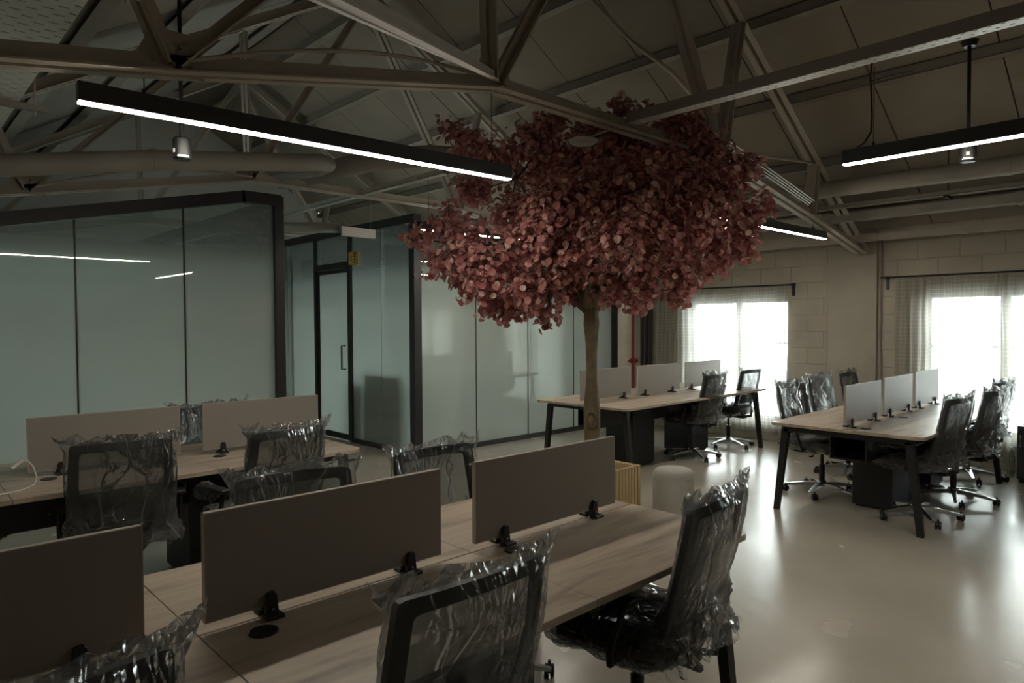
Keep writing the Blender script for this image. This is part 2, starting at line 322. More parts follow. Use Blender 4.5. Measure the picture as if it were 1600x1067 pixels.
# window wall: backing masonry around the openings + proud painted blocks
wl = B()
TH = .30
ys = [YA]; 
ops = sorted(WINS)
segs = []; cur = YA
for (a, b_, za, zb) in ops:
    segs.append((cur, a, 0, 2.72)); segs.append((a, b_, 0, za)); segs.append((a, b_, zb, 2.72)); cur = b_
segs.append((cur, YB, 0, 2.72))
for (a, b_, za, zb) in segs: wl.box(WX, WX+TH, a, b_, za, zb)
wr = wl.obj('wall_right', 'wall'); tag(wr, kind='structure')
def rect_minus(rects, cut):
    out = []
    for (a,b_,c,d) in rects:
        (e,f_,g,h) = cut
        if e >= b_ or f_ <= a or g >= d or h <= c: out.append((a,b_,c,d)); continue
        if a < e: out.append((a,e,c,d))
        if f_ < b_: out.append((f_,b_,c,d))
        a2, b2 = max(a,e), min(b_,f_)
        if c < g: out.append((a2,b2,c,g))
        if h < d: out.append((a2,b2,h,d))
    return out
BW, BH = .42, .21
cnt = 0
for r in range(13):
    z0 = r*BH; k = 0; off = (r % 2)*BW/2
    y = .2 - off
    while y < 6.55:
        y0, y1 = y+.006, y+BW-.006; y += BW
        rs = [(y0, y1, z0+.005, min(z0+BH-.005, 2.70))]
        for W_ in WINS: rs = rect_minus(rs, (W_[0]-.02, W_[1]+.02, W_[2]-.02, W_[3]+.02))
        rs = rect_minus(rs, (2.92, 3.52, 0, 2.72))
        for (a,b_,c,d) in rs:
            if b_-a < .05 or d-c < .03 or a > 6.6: continue
            pr = .004 + random.random()*.006
            B().box(WX-pr, WX+.01, a, min(b_,6.68), c, d).obj('block', 'block', wr, bev=.004, seg=1); cnt += 1
B().box(WX-.05, WX+.02, 2.93, 3.50, 0, 2.66).obj('pilaster', 'wall', wr, bev=.006)
B().tube([(WX-.03,2.885,.0),(WX-.03,2.88,1.1),(WX-.035,2.89,1.4),(WX-.03,2.88,2.6)], .009, 6).obj('conduit', 'board', wr)
for i, (a, b_, za, zb) in enumerate(WINS):
    wo = empty('window_%d' % (i+1), kind='structure'); X0, X1 = WX+.10, WX+.16
    fr = B(); t = .06
    fr.box(X0,X1,a,a+t,za,zb); fr.box(X0,X1,b_-t,b_,za,zb); fr.box(X0,X1,a+t,b_-t,za,za+t); fr.box(X0,X1,a+t,b_-t,zb-t,zb)
    fr.obj('window_frame', 'winframe', wo, bev=.004)
    mid = (a+b_)/2
    B().box(X0-.01,X1+.01,mid-.045,mid+.045,za+t,zb-t).obj('mullion', 'winframe', wo, bev=.004)
    for (p, q) in ((a+t, mid-.045), (mid+.045, b_-t)):
        B().box(X0+.025,X0+.033,p,q,za+t,zb-t).obj('pane', 'glass', wo)
        B().box(X0+.01,X0+.045,p,q,zb-.62,zb-.60).obj('glazing_bar', 'winframe', wo)
    B().box(WX-.03,WX+.10,a-.03,b_+.03,za-.03,za).obj('window_sill', 'winframe', wo, bev=.004)
# other walls
def gable(bb, y0, y1, zt=None):
    vs = []
    poly = [(XA,0),(WX+.3,0),(WX+.3,roofz(WX+.3)),(RX,RZ),(XA,roofz(XA))]
    n = len(poly); vs = [Vector((x,y0,z)) for x,z in poly]+[Vector((x,y1,z)) for x,z in poly]
    return bb.add(vs, [tuple(range(n)), tuple(range(n,2*n))[::-1]] + [(i,n+i,n+(i+1)%n,(i+1)%n) for i in range(n)])
tag(gable(B(), YA-.15, YA).obj('wall_back', 'wall'), kind='structure')
tag(gable(B(), YB, YB+.15).obj('wall_front', 'inner'), kind='structure')

b_ = B().box(XA-.15, XA, YA, 7.1, 0, roofz(XA)).box(XA-.15, XA, 7.1, 9.1, 0, .3).box(XA-.15, XA, 7.1, 9.1, 2.35, roofz(XA)).box(XA-.15, XA, 9.1, YB, 0, roofz(XA))
tag(b_.obj('wall_left', 'wall'), kind='structure')
wo = empty('window_6', kind='structure')  # unseen side window, added and enlarged to backlight the left office glass
B().box(XA-.11,XA-.06,7.1,7.16,.3,2.35).box(XA-.11,XA-.06,9.04,9.1,.3,2.35).box(XA-.11,XA-.06,7.16,9.04,.3,.36).box(XA-.11,XA-.06,7.16,9.04,2.29,2.35).box(XA-.11,XA-.06,8.07,8.13,.36,2.29).obj('window_frame', 'winframe', wo)
B().box(XA-.09,XA-.085,7.16,9.04,.36,2.29).obj('pane', 'glass', wo)

# roof: outer deck, insulated panels between purlins, purlins
deck = B()
for s in (-1, 1):
    xe = WX+.3 if s > 0 else XA-.2
    deck.add([(RX,YA,RZ+.10),(xe,YA,roofz(xe)+.10),(xe,YB,roofz(xe)+.10),(RX,YB,RZ+.10),(RX,YA,RZ+.16),(xe,YA,roofz(xe)+.16),(xe,YB,roofz(xe)+.16),(RX,YB,RZ+.16)],
             [(0,1,2,3),(4,7,6,5),(0,4,5,1),(1,5,6,2),(2,6,7,3),(3,7,4,0)])
ceil = deck.obj('ceiling', 'roofside'); tag(ceil, kind='structure')
px_r = [4.35, 5.17, 6.00, 6.83, 7.66, 8.45]
rows_r = [(RX+.02, 4.35)] + list(zip(px_r, px_r[1:])) + [(8.45, WX+.28)]
rows_l = [(2*RX-b_, 2*RX-a) for (a, b_) in rows_r]
seam = [ -4.2+.0 ] 
seam0 = .36
for (xa, xb) in rows_r + rows_l:
    k = -5
    while seam0 + k < YB:
        ya, yb = max(YA, seam0+k+.006), min(YB, seam0+k+1-.006); k += 1
        if yb - ya < .1: continue
        xm = (xa+xb)/2
        xp, xq = xa+.008, xb-.008
        dz = random.random()*.006
        zs = [(xp, ya), (xq, ya), (xq, yb), (xp, yb)]
        vs = [(x_, y_, roofz(x_)-dz) for x_, y_ in zs] + [(x_, y_, roofz(x_)+.06) for x_, y_ in zs]
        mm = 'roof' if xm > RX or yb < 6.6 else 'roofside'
        B().add(vs, [(0,3,2,1),(4,5,6,7),(0,1,5,4),(1,2,6,5),(2,3,7,6),(3,0,4,7)]).obj('panel', mm, ceil)
for x_ in px_r + [2*RX-q for q in px_r]:
    if x_ < XA: continue
    z = roofz(x_)
    pb = B().box(x_-.03, x_+.03, YA, YB, z-.095, z-.01)
    pb.box(x_-.03, x_+.075*(1 if x_ > RX else -1) if x_ > RX else x_+.03, YA, YB, z-.10, z-.09) if x_ > RX else pb.box(x_-.075, x_+.03, YA, YB, z-.10, z-.09)
    pb.obj('purlin', 'purlin', ceil)
B().box(WX-.42, WX-.34, YA, YB, 2.52, 2.60).obj('trim_1', 'steel')
bpy.data.objects['trim_1']['kind'] = 'structure'

# ---------------------------------------------------------------- roof trusses
TCH = [(-.75,2.40),(.95,2.68),(2.75,3.03),(5.35,3.03),(7.15,2.72),(8.62,2.44)]
def truss(y, label):
    t = empty('roof_truss', (0,y,0), label=label, cat='truss', group='painted steel roof trusses')
    names = []
    def ang(p, q, w_=.06, nm='strut', dz=0, gap=.03):
        b = B()
        P_, Q_ = Vector((p[0],0,p[1]+dz)), Vector((q[0],0,q[1]+dz))
        d = (Q_-P_).normalized(); nrm = Vector((-d.z,0,d.x))
        for s in (-1, 1):    # two angle irons back to back
            o_ = Vector((0, s*gap/2+s*.004, 0))
            b.bar(P_+o_, Q_+o_, .008, w_)
            o2 = Vector((0, s*(gap/2+.03), 0)) - nrm*w_/2*(1 if d.x >= 0 else -1)
            b.bar(P_+o2, Q_+o2, .055, .008, up=tuple(nrm))
        return b.obj(nm, 'steel', t)
    for i in range(5): ang(TCH[i], TCH[i+1], .075, 'tie_beam')
    ang((-.80,2.44),(RX,5.28),.09,'rafter'); ang((RX,5.28),(8.70,2.46),.09,'rafter')
    rf = lambda x: 5.28-.63*abs(x-RX)
    for p, x2 in (((.95,2.68),.75),((.95,2.68),2.45),((2.75,3.03),2.72),((2.75,3.03),RX+.05),((5.35,3.03),5.65),((5.35,3.03),RX-.02),((7.15,2.72),7.24),((7.15,2.72),5.7)):
        if p[0] in (.95,) and x2 == 2.45: ang(p, (x2, rf(x2)), .05)
        elif p[0] == 7.15 and x2 == 5.7: continue
        else: ang(p, (x2, rf(x2)-.03), .055)
    B().bar((5.40,0,3.08),(7.24,0,3.26),.02,.02).obj('tie_rod', 'steel', t)
    B().tube([(1.0+1.75*i/10, -.05, 2.70+.33*i/10+.10*math.sin(math.pi*i/10)) for i in range(11)], .010, 6).obj('loose_rod', 'steel', t)
    for (x_, z_), sz in ((TCH[1],.13),(TCH[2],.14),(TCH[3],.13),(TCH[4],.10)):
        pl = [(-sz,-.04),(sz,-.04),(sz,.03),(sz*.6,sz*1.1),(-sz*.6,sz*1.1),(-sz,.03)]
        g = B().prism(pl, -.006, .006, Matrix.Translation((x_,0,z_)) @ Matrix.Rotation(R(90),4,'X'))
        for bx, bz in ((-sz*.6,.0),(0,.0),(sz*.6,.0),(-.03,sz*.6),(.03,sz*.6)):
            g.lathe([(.009,-.032),(.009,.032)], 6, M4=Matrix.Translation((x_+bx,0,z_+bz)) @ Matrix.Rotation(R(90),4,'X'))
        g.obj('gusset_plate', 'steel', t)
    return t
truss(3.06, 'pale painted steel truss crossing above the pink tree, nearest the camera')
truss(6.60, 'pale painted steel truss resting just above the dark frame of the glass office')
truss(10.14, 'pale painted steel truss farthest away, seen over the glass partitions')
truss(-.48, 'pale painted steel truss over the desk nearest the camera, mostly out of view')
# brace running between trusses
bb = B().bar((2.72,3.02,3.06),(.37,.826,2.05),.012,.050).bar((2.72,3.0,3.03),(.37,.806,2.026),.04,.006)
tag(bb.obj('bracing_strut', 'steel'), 'wide flat steel brace sloping down from the truss node, top of the picture', 'brace')

# ---------------------------------------------------------------- glass partitions
def partition(name, kind='structure'):
    return empty(name, kind=kind)
# left glass office, facade along x at y=6.7
GY = 6.72
def gtop(x): return 2.90 if x > 2.7 else 2.90 - .215*(2.7-x)
pl_ = partition('wall_office_left')
xs = [-.66, .36, 1.29, 2.16, 3.03]
for i in range(len(xs)-1):
    a, b_ = xs[i], xs[i+1]
    za, zb = gtop(a)-.10, gtop(b_)-.10
    cut = [(a+.006, za), (b_-.006, zb)] if not (a < 2.7 < b_) else [(a+.006, za), (2.7, 2.80), (b_-.006, 2.80)]
    poly = [(a+.006, .06), (b_-.006, .06)] + cut[::-1]
    B().prism(poly, -.006, .006, Matrix.Translation((0,GY,0)) @ Matrix.Rotation(R(90),4,'X')).obj('glass_pane', 'frosted', pl_)
    if i: B().box(a-.006, a+.006, GY-.010, GY+.010, .06, za).obj('glazing_joint', 'frame', pl_)
B().bar((XA+.03,GY,gtop(XA)-.045),(2.72,GY,2.855),.11,.11).bar((2.70,GY,2.855),(3.09,GY,2.855),.11,.11).obj('top_rail', 'frame', pl_)
B().box(XA,3.09,GY-.03,GY+.03,0,.06).obj('bottom_rail', 'frame', pl_)
B().box(3.02,3.12,GY-.05,GY+.06,0,2.90).obj('corner_post', 'frame', pl_, bev=.004)
# its side wall along y
B().box(3.065,3.075,GY+.06,YB,.06,2.78).obj('glass_pane', 'frosted', pl_)
B().box(3.03,3.11,GY+.06,YB,2.78,2.88).obj('top_rail', 'frame', pl_)
# corridor wall along y at x=4.77 with the door
CX = 4.77
pc = partition('wall_corridor')
B().box(CX-.05,CX+.05,GY-.05,YB,2.80,2.90).obj('top_rail', 'frame', pc)
B().box(CX-.03,CX+.03,GY+.05,8.18,0,.06).box(CX-.03,CX+.03,9.17,YB,0,.06).obj('bottom_rail', 'frame', pc)
B().box(CX-.055,CX+.055,GY-.055,GY+.055,0,2.90).obj('corner_post', 'frame', pc, bev=.006)
for (a, b_) in ((GY+.055, 7.45), (7.46, 8.16)):
    B().box(CX-.005,CX+.005,a,b_,.06,2.80).obj('glass_pane', 'frosted', pc)
B().box(CX-.005,CX+.005,8.22,9.12,2.44,2.80).obj('glass_pane', 'frosted', pc)
for (a, b_) in ((9.18, 10.1), (10.11, 11.5)):
    B().box(CX-.005,CX+.005,a,b_,.06,2.80).obj('glass_pane', 'frosted', pc)
d = empty('door_1', kind='structure')
fr = B().box(CX-.04,CX+.04,8.16,8.22,0,2.80).box(CX-.04,CX+.04,9.12,9.18,0,2.80).box(CX-.04,CX+.04,8.22,9.12,2.36,2.44)
fr.obj('door_frame', 'frame', d)
B().box(CX-.02,CX+.02,8.225,8.275,.01,2.355).box(CX-.02,CX+.02,9.065,9.115,.01,2.355).box(CX-.02,CX+.02,8.275,9.065,.01,.09).box(CX-.02,CX+.02,8.275,9.065,2.30,2.355).obj('door_leaf', 'frame', d)
B().box(CX-.005,CX+.005,8.275,9.065,.09,2.30).obj('pane', 'frosted', d)
B().tube([(CX-.02,8.34,1.30),(CX-.075,8.34,1.30),(CX-.075,8.34,.98),(CX-.02,8.34,.98)], .013, 8).obj('door_handle', 'blackmetal', d)
# right glass office facade along x at y = 6.72
pr_ = partition('wall_office_right')
xs = [4.83, 5.71, 6.65, 7.60, 8.50]
for i in range(4):
    B().box(xs[i]+.006, xs[i+1]-.006, GY-.006, GY+.006, .06, 2.62).obj('glass_pane', 'frosted', pr_)
    if i: B().box(xs[i]-.007, xs[i]+.007, GY-.010, GY+.010, .06, 2.62).obj('glazing_joint', 'frame', pr_)
B().box(4.82,8.60,GY-.05,GY+.05,2.62,2.72).obj('top_rail', 'frame', pr_)
B().box(4.82,8.50,GY-.03,GY+.03,0,.06).obj('bottom_rail', 'frame', pr_)
B().box(8.50,8.60,GY-.05,GY+.05,0,2.62).obj('end_post', 'frame', pr_)
# partition between the two halls behind
tag(B().box(4.85, WX, 9.9, 10.0, 0, 2.6).obj('wall_inner', 'inner'), kind='structure')
tag(B().box(XA, 3.0, 9.4, 9.5, 0, 2.45).obj('wall_office_back', 'inner'), kind='structure')

# ================================================================ DESKS
def rounded(x0, x1, y0, y1, r, corners):
    pts = []
    for (cx, cy, a0, key) in ((x1-r,y1-r,0,'NE'),(x0+r,y1-r,90,'NW'),(x0+r,y0+r,180,'SW'),(x1-r,y0+r,270,'SE')):
        if key in corners: pts += [(cx+r*math.cos(R(a0+k*15)), cy+r*math.sin(R(a0+k*15))) for k in range(7)]
        else:
            sx = 1 if key in ('NE','SE') else -1; sy = 1 if key in ('NE','NW') else -1
            pts.append((cx+sx*r, cy+sy*r))
    return pts
def bench(x0, n, mod, y0, y1, yc, label, grommets, peds, frames, lenend=0):
    t = empty('bench_desk', (x0,(y0+y1)/2,0), label=label, cat='desk', group='oak topped bench desks')
    ox, oy = x0, (y0+y1)/2
    def L_(b, nm, m, **k): return b.obj(nm, m, t, loc=(-ox,-oy,0), **k)
    XE = x0+n*mod+lenend
    for i in range(n):
        a = x0+i*mod; b_ = XE if i == n-1 else x0+(i+1)*mod
        cs = set()
        for (p, q, nm) in ((y0, yc-.004, 'S'), (yc+.004, y1, 'N')):
            cs = set()
            if i == 0: cs.add(nm+'W')
            if i == n-1: cs.add(nm+'E')
            L_(B().prism(rounded(a+.0012, b_-.0012, p, q, .06, cs), .725, .75), 'desktop', 'wood', bev=.0015, seg=1)
    for (x_, s) in frames:   # A shaped end frames, s = which way they face
        L_(B().box(x_-.025,x_+.025,y0+.10,y1-.10,.675,.724), 'end_rail', 'blackmetal', bev=.003)
        for (yt, yb) in ((y0+.115,y0+.035),(y1-.115,y1-.035)):
            L_(B().add([(x_+i*.025, yy+j*(.030 if z_ else .022), z_) for z_, yy in ((.0,yb),(.70,yt)) for i, j in ((-1,-1),(1,-1),(1,1),(-1,1))],
                   [(3,2,1,0),(4,5,6,7),(0,1,5,4),(1,2,6,5),(2,3,7,6),(3,0,4,7)]), 'leg', 'blackmetal', bev=.003)
    for (a, b_, c, d_) in peds:
        L_(B().box(a,b_,c,d_,.02,.70).box(a+.02,b_-.02,c+.02,d_-.02,0,.02), 'pedestal', 'blackmetal', bev=.004)
    xa, xb = frames[0][0]+.03, frames[-1][0]-.03
    L_(B().box(xa,xb,yc-.45,yc-.41,.68,.724).box(xa,xb,yc+.41,yc+.45,.68,.724), 'under_rail', 'blackmetal')
    L_(B().box(xa,xb,yc-.14,yc-.13,.50,.70).box(xa,xb,yc+.13,yc+.14,.50,.70).box(xa,xb,yc-.14,yc+.14,.49,.50), 'cable_trough', 'blackmetal')
    for (gx, gy) in grommets:
        L_(B().lathe([(.040,.7501),(.040,.753),(.036,.7545),(.0,.7545)], 24, (gx,gy,0)), 'grommet', 'plastic')
    return t
def clamp(b, x, y, s):      # black plastic clamp, s = side
    for q in (-1, 1):
        pl = [(-.021,0),(.021,0),(.015,.062),(.009,.072),(-.009,.072),(-.015,.062)]
        b.prism(pl, q*.010, q*.010+q*.014, Matrix.Translation((x,y,.7505)) @ Matrix.Rotation(R(90),4,'X'))
        b.box(x-.026,x+.026,min(y+q*.01,y+q*.052),max(y+q*.01,y+q*.052),.7505,.762)
    return b
def screen(x0, x1, y, label, cx=None, ztop=1.085, grp='desk privacy screens'):
    t = empty('desk_screen', ((x0+x1)/2, y, .7505), label=label, cat='desk screen', group=grp)
    o = ((x0+x1)/2, y, .7505); lc = tuple(-q for q in o)
    B().box(x0+.002,x1-.002,y-.009,y+.009,.782,ztop-.002).obj('panel', 'panel', t, loc=lc)
    B().box(x0,x1,y-.0095,y+.0095,ztop-.003,ztop).box(x0,x1,y-.0095,y+.0095,.780,.783).box(x0,x0+.003,y-.0095,y+.0095,.78,ztop).box(x1-.003,x1,y-.0095,y+.0095,.78,ztop).obj('edge_band', 'edge', t, loc=lc)
    for x_ in (cx or (x0+.17, x1-.15)):
        c = clamp(B(), x_, y, 1).obj('clamp', 'plastic', t, loc=lc, bev=.002, seg=1)
        B().lathe([(.005,.0),(.005,.003)], 8, M4=Matrix.Translation((x_,y-.024,.772)) @ Matrix.Rotation(R(90),4,'X')).obj('screw', 'chrome', c)
    return t
# nearest bench
bench(-1.31, 4, .975, 1.33, 2.53, 1.93, 'long oak topped bench desk nearest the camera, carrying dark screens',
      [(.78,1.83),(1.745,1.835),(-.2,1.83)], [(-.42,-.27,1.68,2.18),(1.54,1.69,1.68,2.18)], [(-1.26,0),(2.50,0)])
screen(-.32, .505, 1.93, 'dark taupe desk screen at the bottom left corner of the nearest bench', (.36,-.17))
screen(.655, 1.465, 1.93, 'dark taupe desk screen in the middle of the nearest bench, behind the grommet', (.84,1.33))
screen(1.625, 2.455, 1.93, 'dark taupe desk screen at the planter end of the nearest bench', (1.77,2.30))
# second bench by the left glass office
bench(-1.45, 4, .975, 4.08, 5.18, 4.60, 'long oak topped bench desk in front of the left glass office',
      [(.715,4.49),(1.64,4.49)], [(-.5,-.35,4.35,4.85),(1.42,1.54,4.40,4.86)], [(-1.40,0),(2.36,0)])
screen(.635, 1.435, 4.60, 'taupe desk screen beside the white cable, in front of the left glass office', (.79,1.27))
screen(1.575, 2.385, 4.60, 'taupe desk screen at the corridor end of the bench by the left glass office', (1.70,2.24))
# middle bench behind the tree
bench(5.38, 3, .985, 4.07, 5.33, 4.70, 'oak topped bench desk behind the pink tree, running to the curtained window',
      [], [(6.10,6.50,4.52,4.90),(7.26,7.66,4.52,4.90)], [(5.52,0),(8.22,0)])
screen(5.43, 6.29, 4.70, 'greige desk screen partly hidden behind the tree trunk', (5.62,6.16), 1.10)
screen(6.42, 7.28, 4.70, 'greige desk screen in the middle of the bench behind the tree', (6.56,7.12), 1.10)
screen(7.42, 8.26, 4.70, 'grey desk screen against the bright left window', (7.55,8.10), 1.10)
# right bench
bench(5.55, 3, .87, 1.53, 2.70, 2.10, 'oak topped bench desk at the right with open A shaped legs',
      [(5.73,1.99),(6.62,1.99)], [(6.20,6.78,1.94,2.26),(7.25,7.65,1.94,2.26)], [(5.63,0),(8.08,0)])
screen(5.60, 6.38, 2.10, 'taupe grey desk screen at the near end of the right bench', (5.72,6.24), 1.09)
screen(6.46, 7.22, 2.10, 'taupe grey desk screen in the middle of the right bench', (6.60,7.10), 1.10)
screen(7.31, 8.05, 2.10, 'taupe grey desk screen at the window end of the right bench', (7.42,7.92), 1.11)

# ================================================================ CHAIRS
def hw(t):   # half width of backrest, t 0 bottom .. 1 top
    return .200 + .042*math.sin(min(1,t*1.25)*math.pi/2) - .014*max(0, t-.55)/.45
def by(x, t): return -.205 - .135*t - .02*math.sin(t*math.pi) + .55*x*x*.9
def bz(t): return .50 + .50*t
def crump(v, s, a, seed):
    q = Vector(v)*s + Vector((seed*7.1, seed*3.3, 0)); n_ = noise.noise_vector(q)
    r_ = (1-abs(noise.noise(q*1.3+Vector((9,2,5))))*2.6)
    return Vector(n_)*a*.75 + Vector(n_).normalized()*max(0, r_)**3*a*.7
def back_wrap(seed):
    b = B(); rnd = random.Random(seed)
    def fn(u, v):
        th = u*2*math.pi; c, s = math.cos(th), math.sin(th)
        t = -.10 + 1.16*v
        tt = min(max(t,0),1)
        W = hw(tt)+.020 + .075*max(0,(.40-v)/.40)**1.3
        topk = max(0, (v-.90)/.10); W += .055*topk
        thick = .036*(1-topk*.93) + .085*max(0,(.36-v)/.36)
        x = W*math.copysign(abs(c)**.45, c); y = by(max(-.23,min(.23,x)), tt) + thick*math.copysign(abs(s)**.7, s)
        z = bz(t) + .03*abs(x/W)**6*topk
        if v > .97: z += .012*math.sin(x*55+seed*2)
        amp = .004 + .034*max(0,(.45-v)/.45) + .012*topk
        p = Vector((x,y,z)); return p + crump(p, 11, amp, seed) + crump(p, 32, amp*.45, seed+5)
    b.grid(fn, 84, 50, True); return b
def seat_wrap(seed):
    b = B()
    def fn(u, v):
        th = u*2*math.pi; c, s = math.cos(th), math.sin(th); ph = (v-.5)*math.pi
        k = abs(math.cos(ph))**.35
        x = .285*k*math.copysign(abs(c)**.5, c); y = .02+.275*k*math.copysign(abs(s)**.5, s)
        z = .475 + .062*math.sin(ph) - .05*max(0,y-.1)*1.0
        p = Vector((x,y,z)); return p + crump(p, 7, .030, seed) + crump(p, 24, .014, seed+3)
    b.grid(fn, 48, 22, True); return b
def arm_wrap(seed):
    b = B()
    def fn(u, v):
        th = u*2*math.pi; ph = (v-.5)*math.pi
        p = Vector((.050*math.cos(th)*math.cos(ph), .09+.12*math.sin(th)*math.cos(ph)*1.0, .635+.050*math.sin(ph)))
        return p + crump(p, 12, .030, seed) + crump(p, 34, .012, seed+1)
    b.grid(fn, 20, 12, True); return b
wrapB = [back_wrap(k).mesh('plastic_cover', 'wrap', True) for k in range(4)]
wrapS = [seat_wrap(k).mesh('seat_cover', 'wrap', True) for k in range(3)]
wrapA = [arm_wrap(k).mesh('arm_cover', 'wrap', True) for k in range(2)]
def make_chair():
    t = empty('office_chair')
    # star base
    b = B()
    for k in range(5):
        a = R(90+72*k); d = Vector((math.cos(a), math.sin(a), 0)); n = Vector((-d.y, d.x, 0))
        secs = [(.02,.030,.105,.040),(.15,.020,.095,.034),(.29,.014,.070,.022),(.325,.013,.064,.016)]
        vs = []
        for (r, w_, zt, h) in secs: vs += [d*r+n*w_+Vector((0,0,zt)), d*r-n*w_+Vector((0,0,zt)), d*r-n*w_*.6+Vector((0,0,zt-h)), d*r+n*w_*.6+Vector((0,0,zt-h))]
        fs = [(i*4+j, i*4+(j+1)%4, (i+1)*4+(j+1)%4, (i+1)*4+j) for i in range(3) for j in range(4)] + [(0,1,2,3),(15,14,13,12)]
        b.add(vs, [f[::-1] for f in fs])
    b.lathe([(.0,.062),(.045,.062),(.045,.105),(.036,.118),(0,.118)], 20)
    b.obj('star_base', 'chrome', t, bev=.003)
    cm = B()
    for s in (-1,1): cm.lathe([(.0,-.009),(.026,-.009),(.029,-.005),(.029,.005),(.026,.009),(0,.009)], 18, M4=Matrix.Translation((0,s*.013,.029)) @ Matrix.Rotation(R(90),4,'X'))
    cm.box(-.014,.012,-.006,.006,.02,.055); cm.lathe([(.007,.045),(.007,.075)], 8); cme = cm.mesh('caster', 'plastic')
    for k in range(5):
        a = R(90+72*k); inst('caster', cme, t, (.318*math.cos(a), .318*math.sin(a), 0), (0,0,a+R(20+50*math.sin(k*2.3))))
    B().lathe([(.0,.11),(.026,.11),(.026,.27),(.014,.272),(.014,.40),(0,.40)], 16).obj('gas_lift', 'plastic', t, smooth=False)
    B().box(-.075,.075,-.12,.09,.385,.425).box(-.05,.05,-.24,-.10,.38,.415).obj('mechanism', 'plastic', t, bev=.008)
    B().tube([(.07,.02,.40),(.16,.03,.395),(.21,.03,.375)], .005, 6).box(.20,.25,.02,.04,.368,.380).obj('lever', 'plastic', t)
    # seat
    def sf(u, v):
        th = u*2*math.pi; c, s = math.cos(th), math.sin(th); ph = (v-.5)*math.pi; k = abs(math.cos(ph))**.28
        x = .245*k*math.copysign(abs(c)**.42, c); y = .025+.235*k*math.copysign(abs(s)**.42, s)
        z = .465 + .038*math.copysign(abs(math.sin(ph))**.8, math.sin(ph)) - .9*max(0,y-.12)**2*2 + (.10*x*x if ph > 0 else .25*x*x)
        return Vector((x,y,z))
    B().grid(sf, 40, 12, True).obj('seat', 'seat', t, smooth=True)
    B().box(-.19,.19,-.17,.19,.420,.436).obj('seat_pan', 'plastic', t, bev=.006)
    # backrest ring
    NT = 30
    def loop(ins):
        pts = []
        lo, hi = ins*1.0/.5, 1-ins*.9/.5
        def P(x, tq, ins_=ins):
            return (x, tq)
        side = [lo+(hi-lo)*i/(NT-1) for i in range(NT)]
        out = []
        for tq in side: out.append((hw(tq)-ins*.95, tq))
        top = [(1-2*i/24) for i in range(1,24)]
        for q in top: out.append(((hw(hi)-ins*.95)*q, hi+.010*(1-q*q)))
        for tq in side[::-1]: out.append((-(hw(tq)-ins*.95), tq))
        for q in top: out.append((-(hw(lo)-ins*.95)*q, lo))
        # soften the corners
        n = len(out); sm = []
        for i in range(n):
            a_, b_, c_ = out[i-1], out[i], out[(i+1)%n]; sm.append(((a_[0]+2*b_[0]+c_[0])/4, (a_[1]+2*b_[1]+c_[1])/4))
        return sm
    lo_, li_ = loop(0), loop(.048)
    n = len(lo_); vs = []
    for (x_, tq), th in [(p, q) for q in (-.011, .011) for p in lo_] + [(p, q) for q in (-.007, .007) for p in li_]:
        vs.append((x_, by(x_, tq)+th, bz(tq)))
    fs = []
    for i in range(n):
        j = (i+1) % n
        fs += [(i,j,n+j,n+i), (2*n+j,2*n+i,3*n+i,3*n+j), (i,2*n+i,2*n+j,j), (n+j,3*n+j,3*n+i,n+i)]
    fs = [f_[::-1] for f_ in fs]
    B().add(vs, fs).obj('backrest_frame', 'backframe', t, smooth=False)
    def nf(u, v):
        tq = .07+.86*v; x_ = (hw(tq)-.034)*(2*u-1); return Vector((x_, by(x_, tq)+.002, bz(tq)))
    B().grid(nf, 13, 13).obj('backrest_net', 'net', t, smooth=True)
    def lf(u, v):
        tq = .16+.22*v; x_ = .15*(2*u-1); return Vector((x_, by(x_, tq)-.016+.010*math.sin(v*math.pi), bz(tq)))
    lb = B().grid(lf, 9, 5); lb.obj('lumbar_pad', 'plastic', t, smooth=True)
    # spine bracket and arms
    sb = B()
    for s in (-1,1):
        sb.tube([(s*.045,-.20,.40),(s*.07,-.275,.41),(s*.12,-.255,.47),(s*.165,-.215,.56),(s*.19,-.235,.66)], [.016,.017,.015,.013,.010], 8)
    sb.obj('back_bracket', 'plastic', t, smooth=True)
    for s in (-1,1):
        ar = B().tube([(s*.17,-.03,.425),(s*.27,-.04,.43),(s*.285,-.05,.48),(s*.285,-.09,.60),(s*.282,-.10,.655)], [.014,.015,.014,.013,.012], 8)
        ar.obj('armrest_post', 'plastic', t, smooth=True)
        B().box(s*.282-.032,s*.282+.032,-.14,.13,.655,.678).obj('armrest', 'plastic', t, bev=.010, seg=3)
    return t
proto = make_chair()
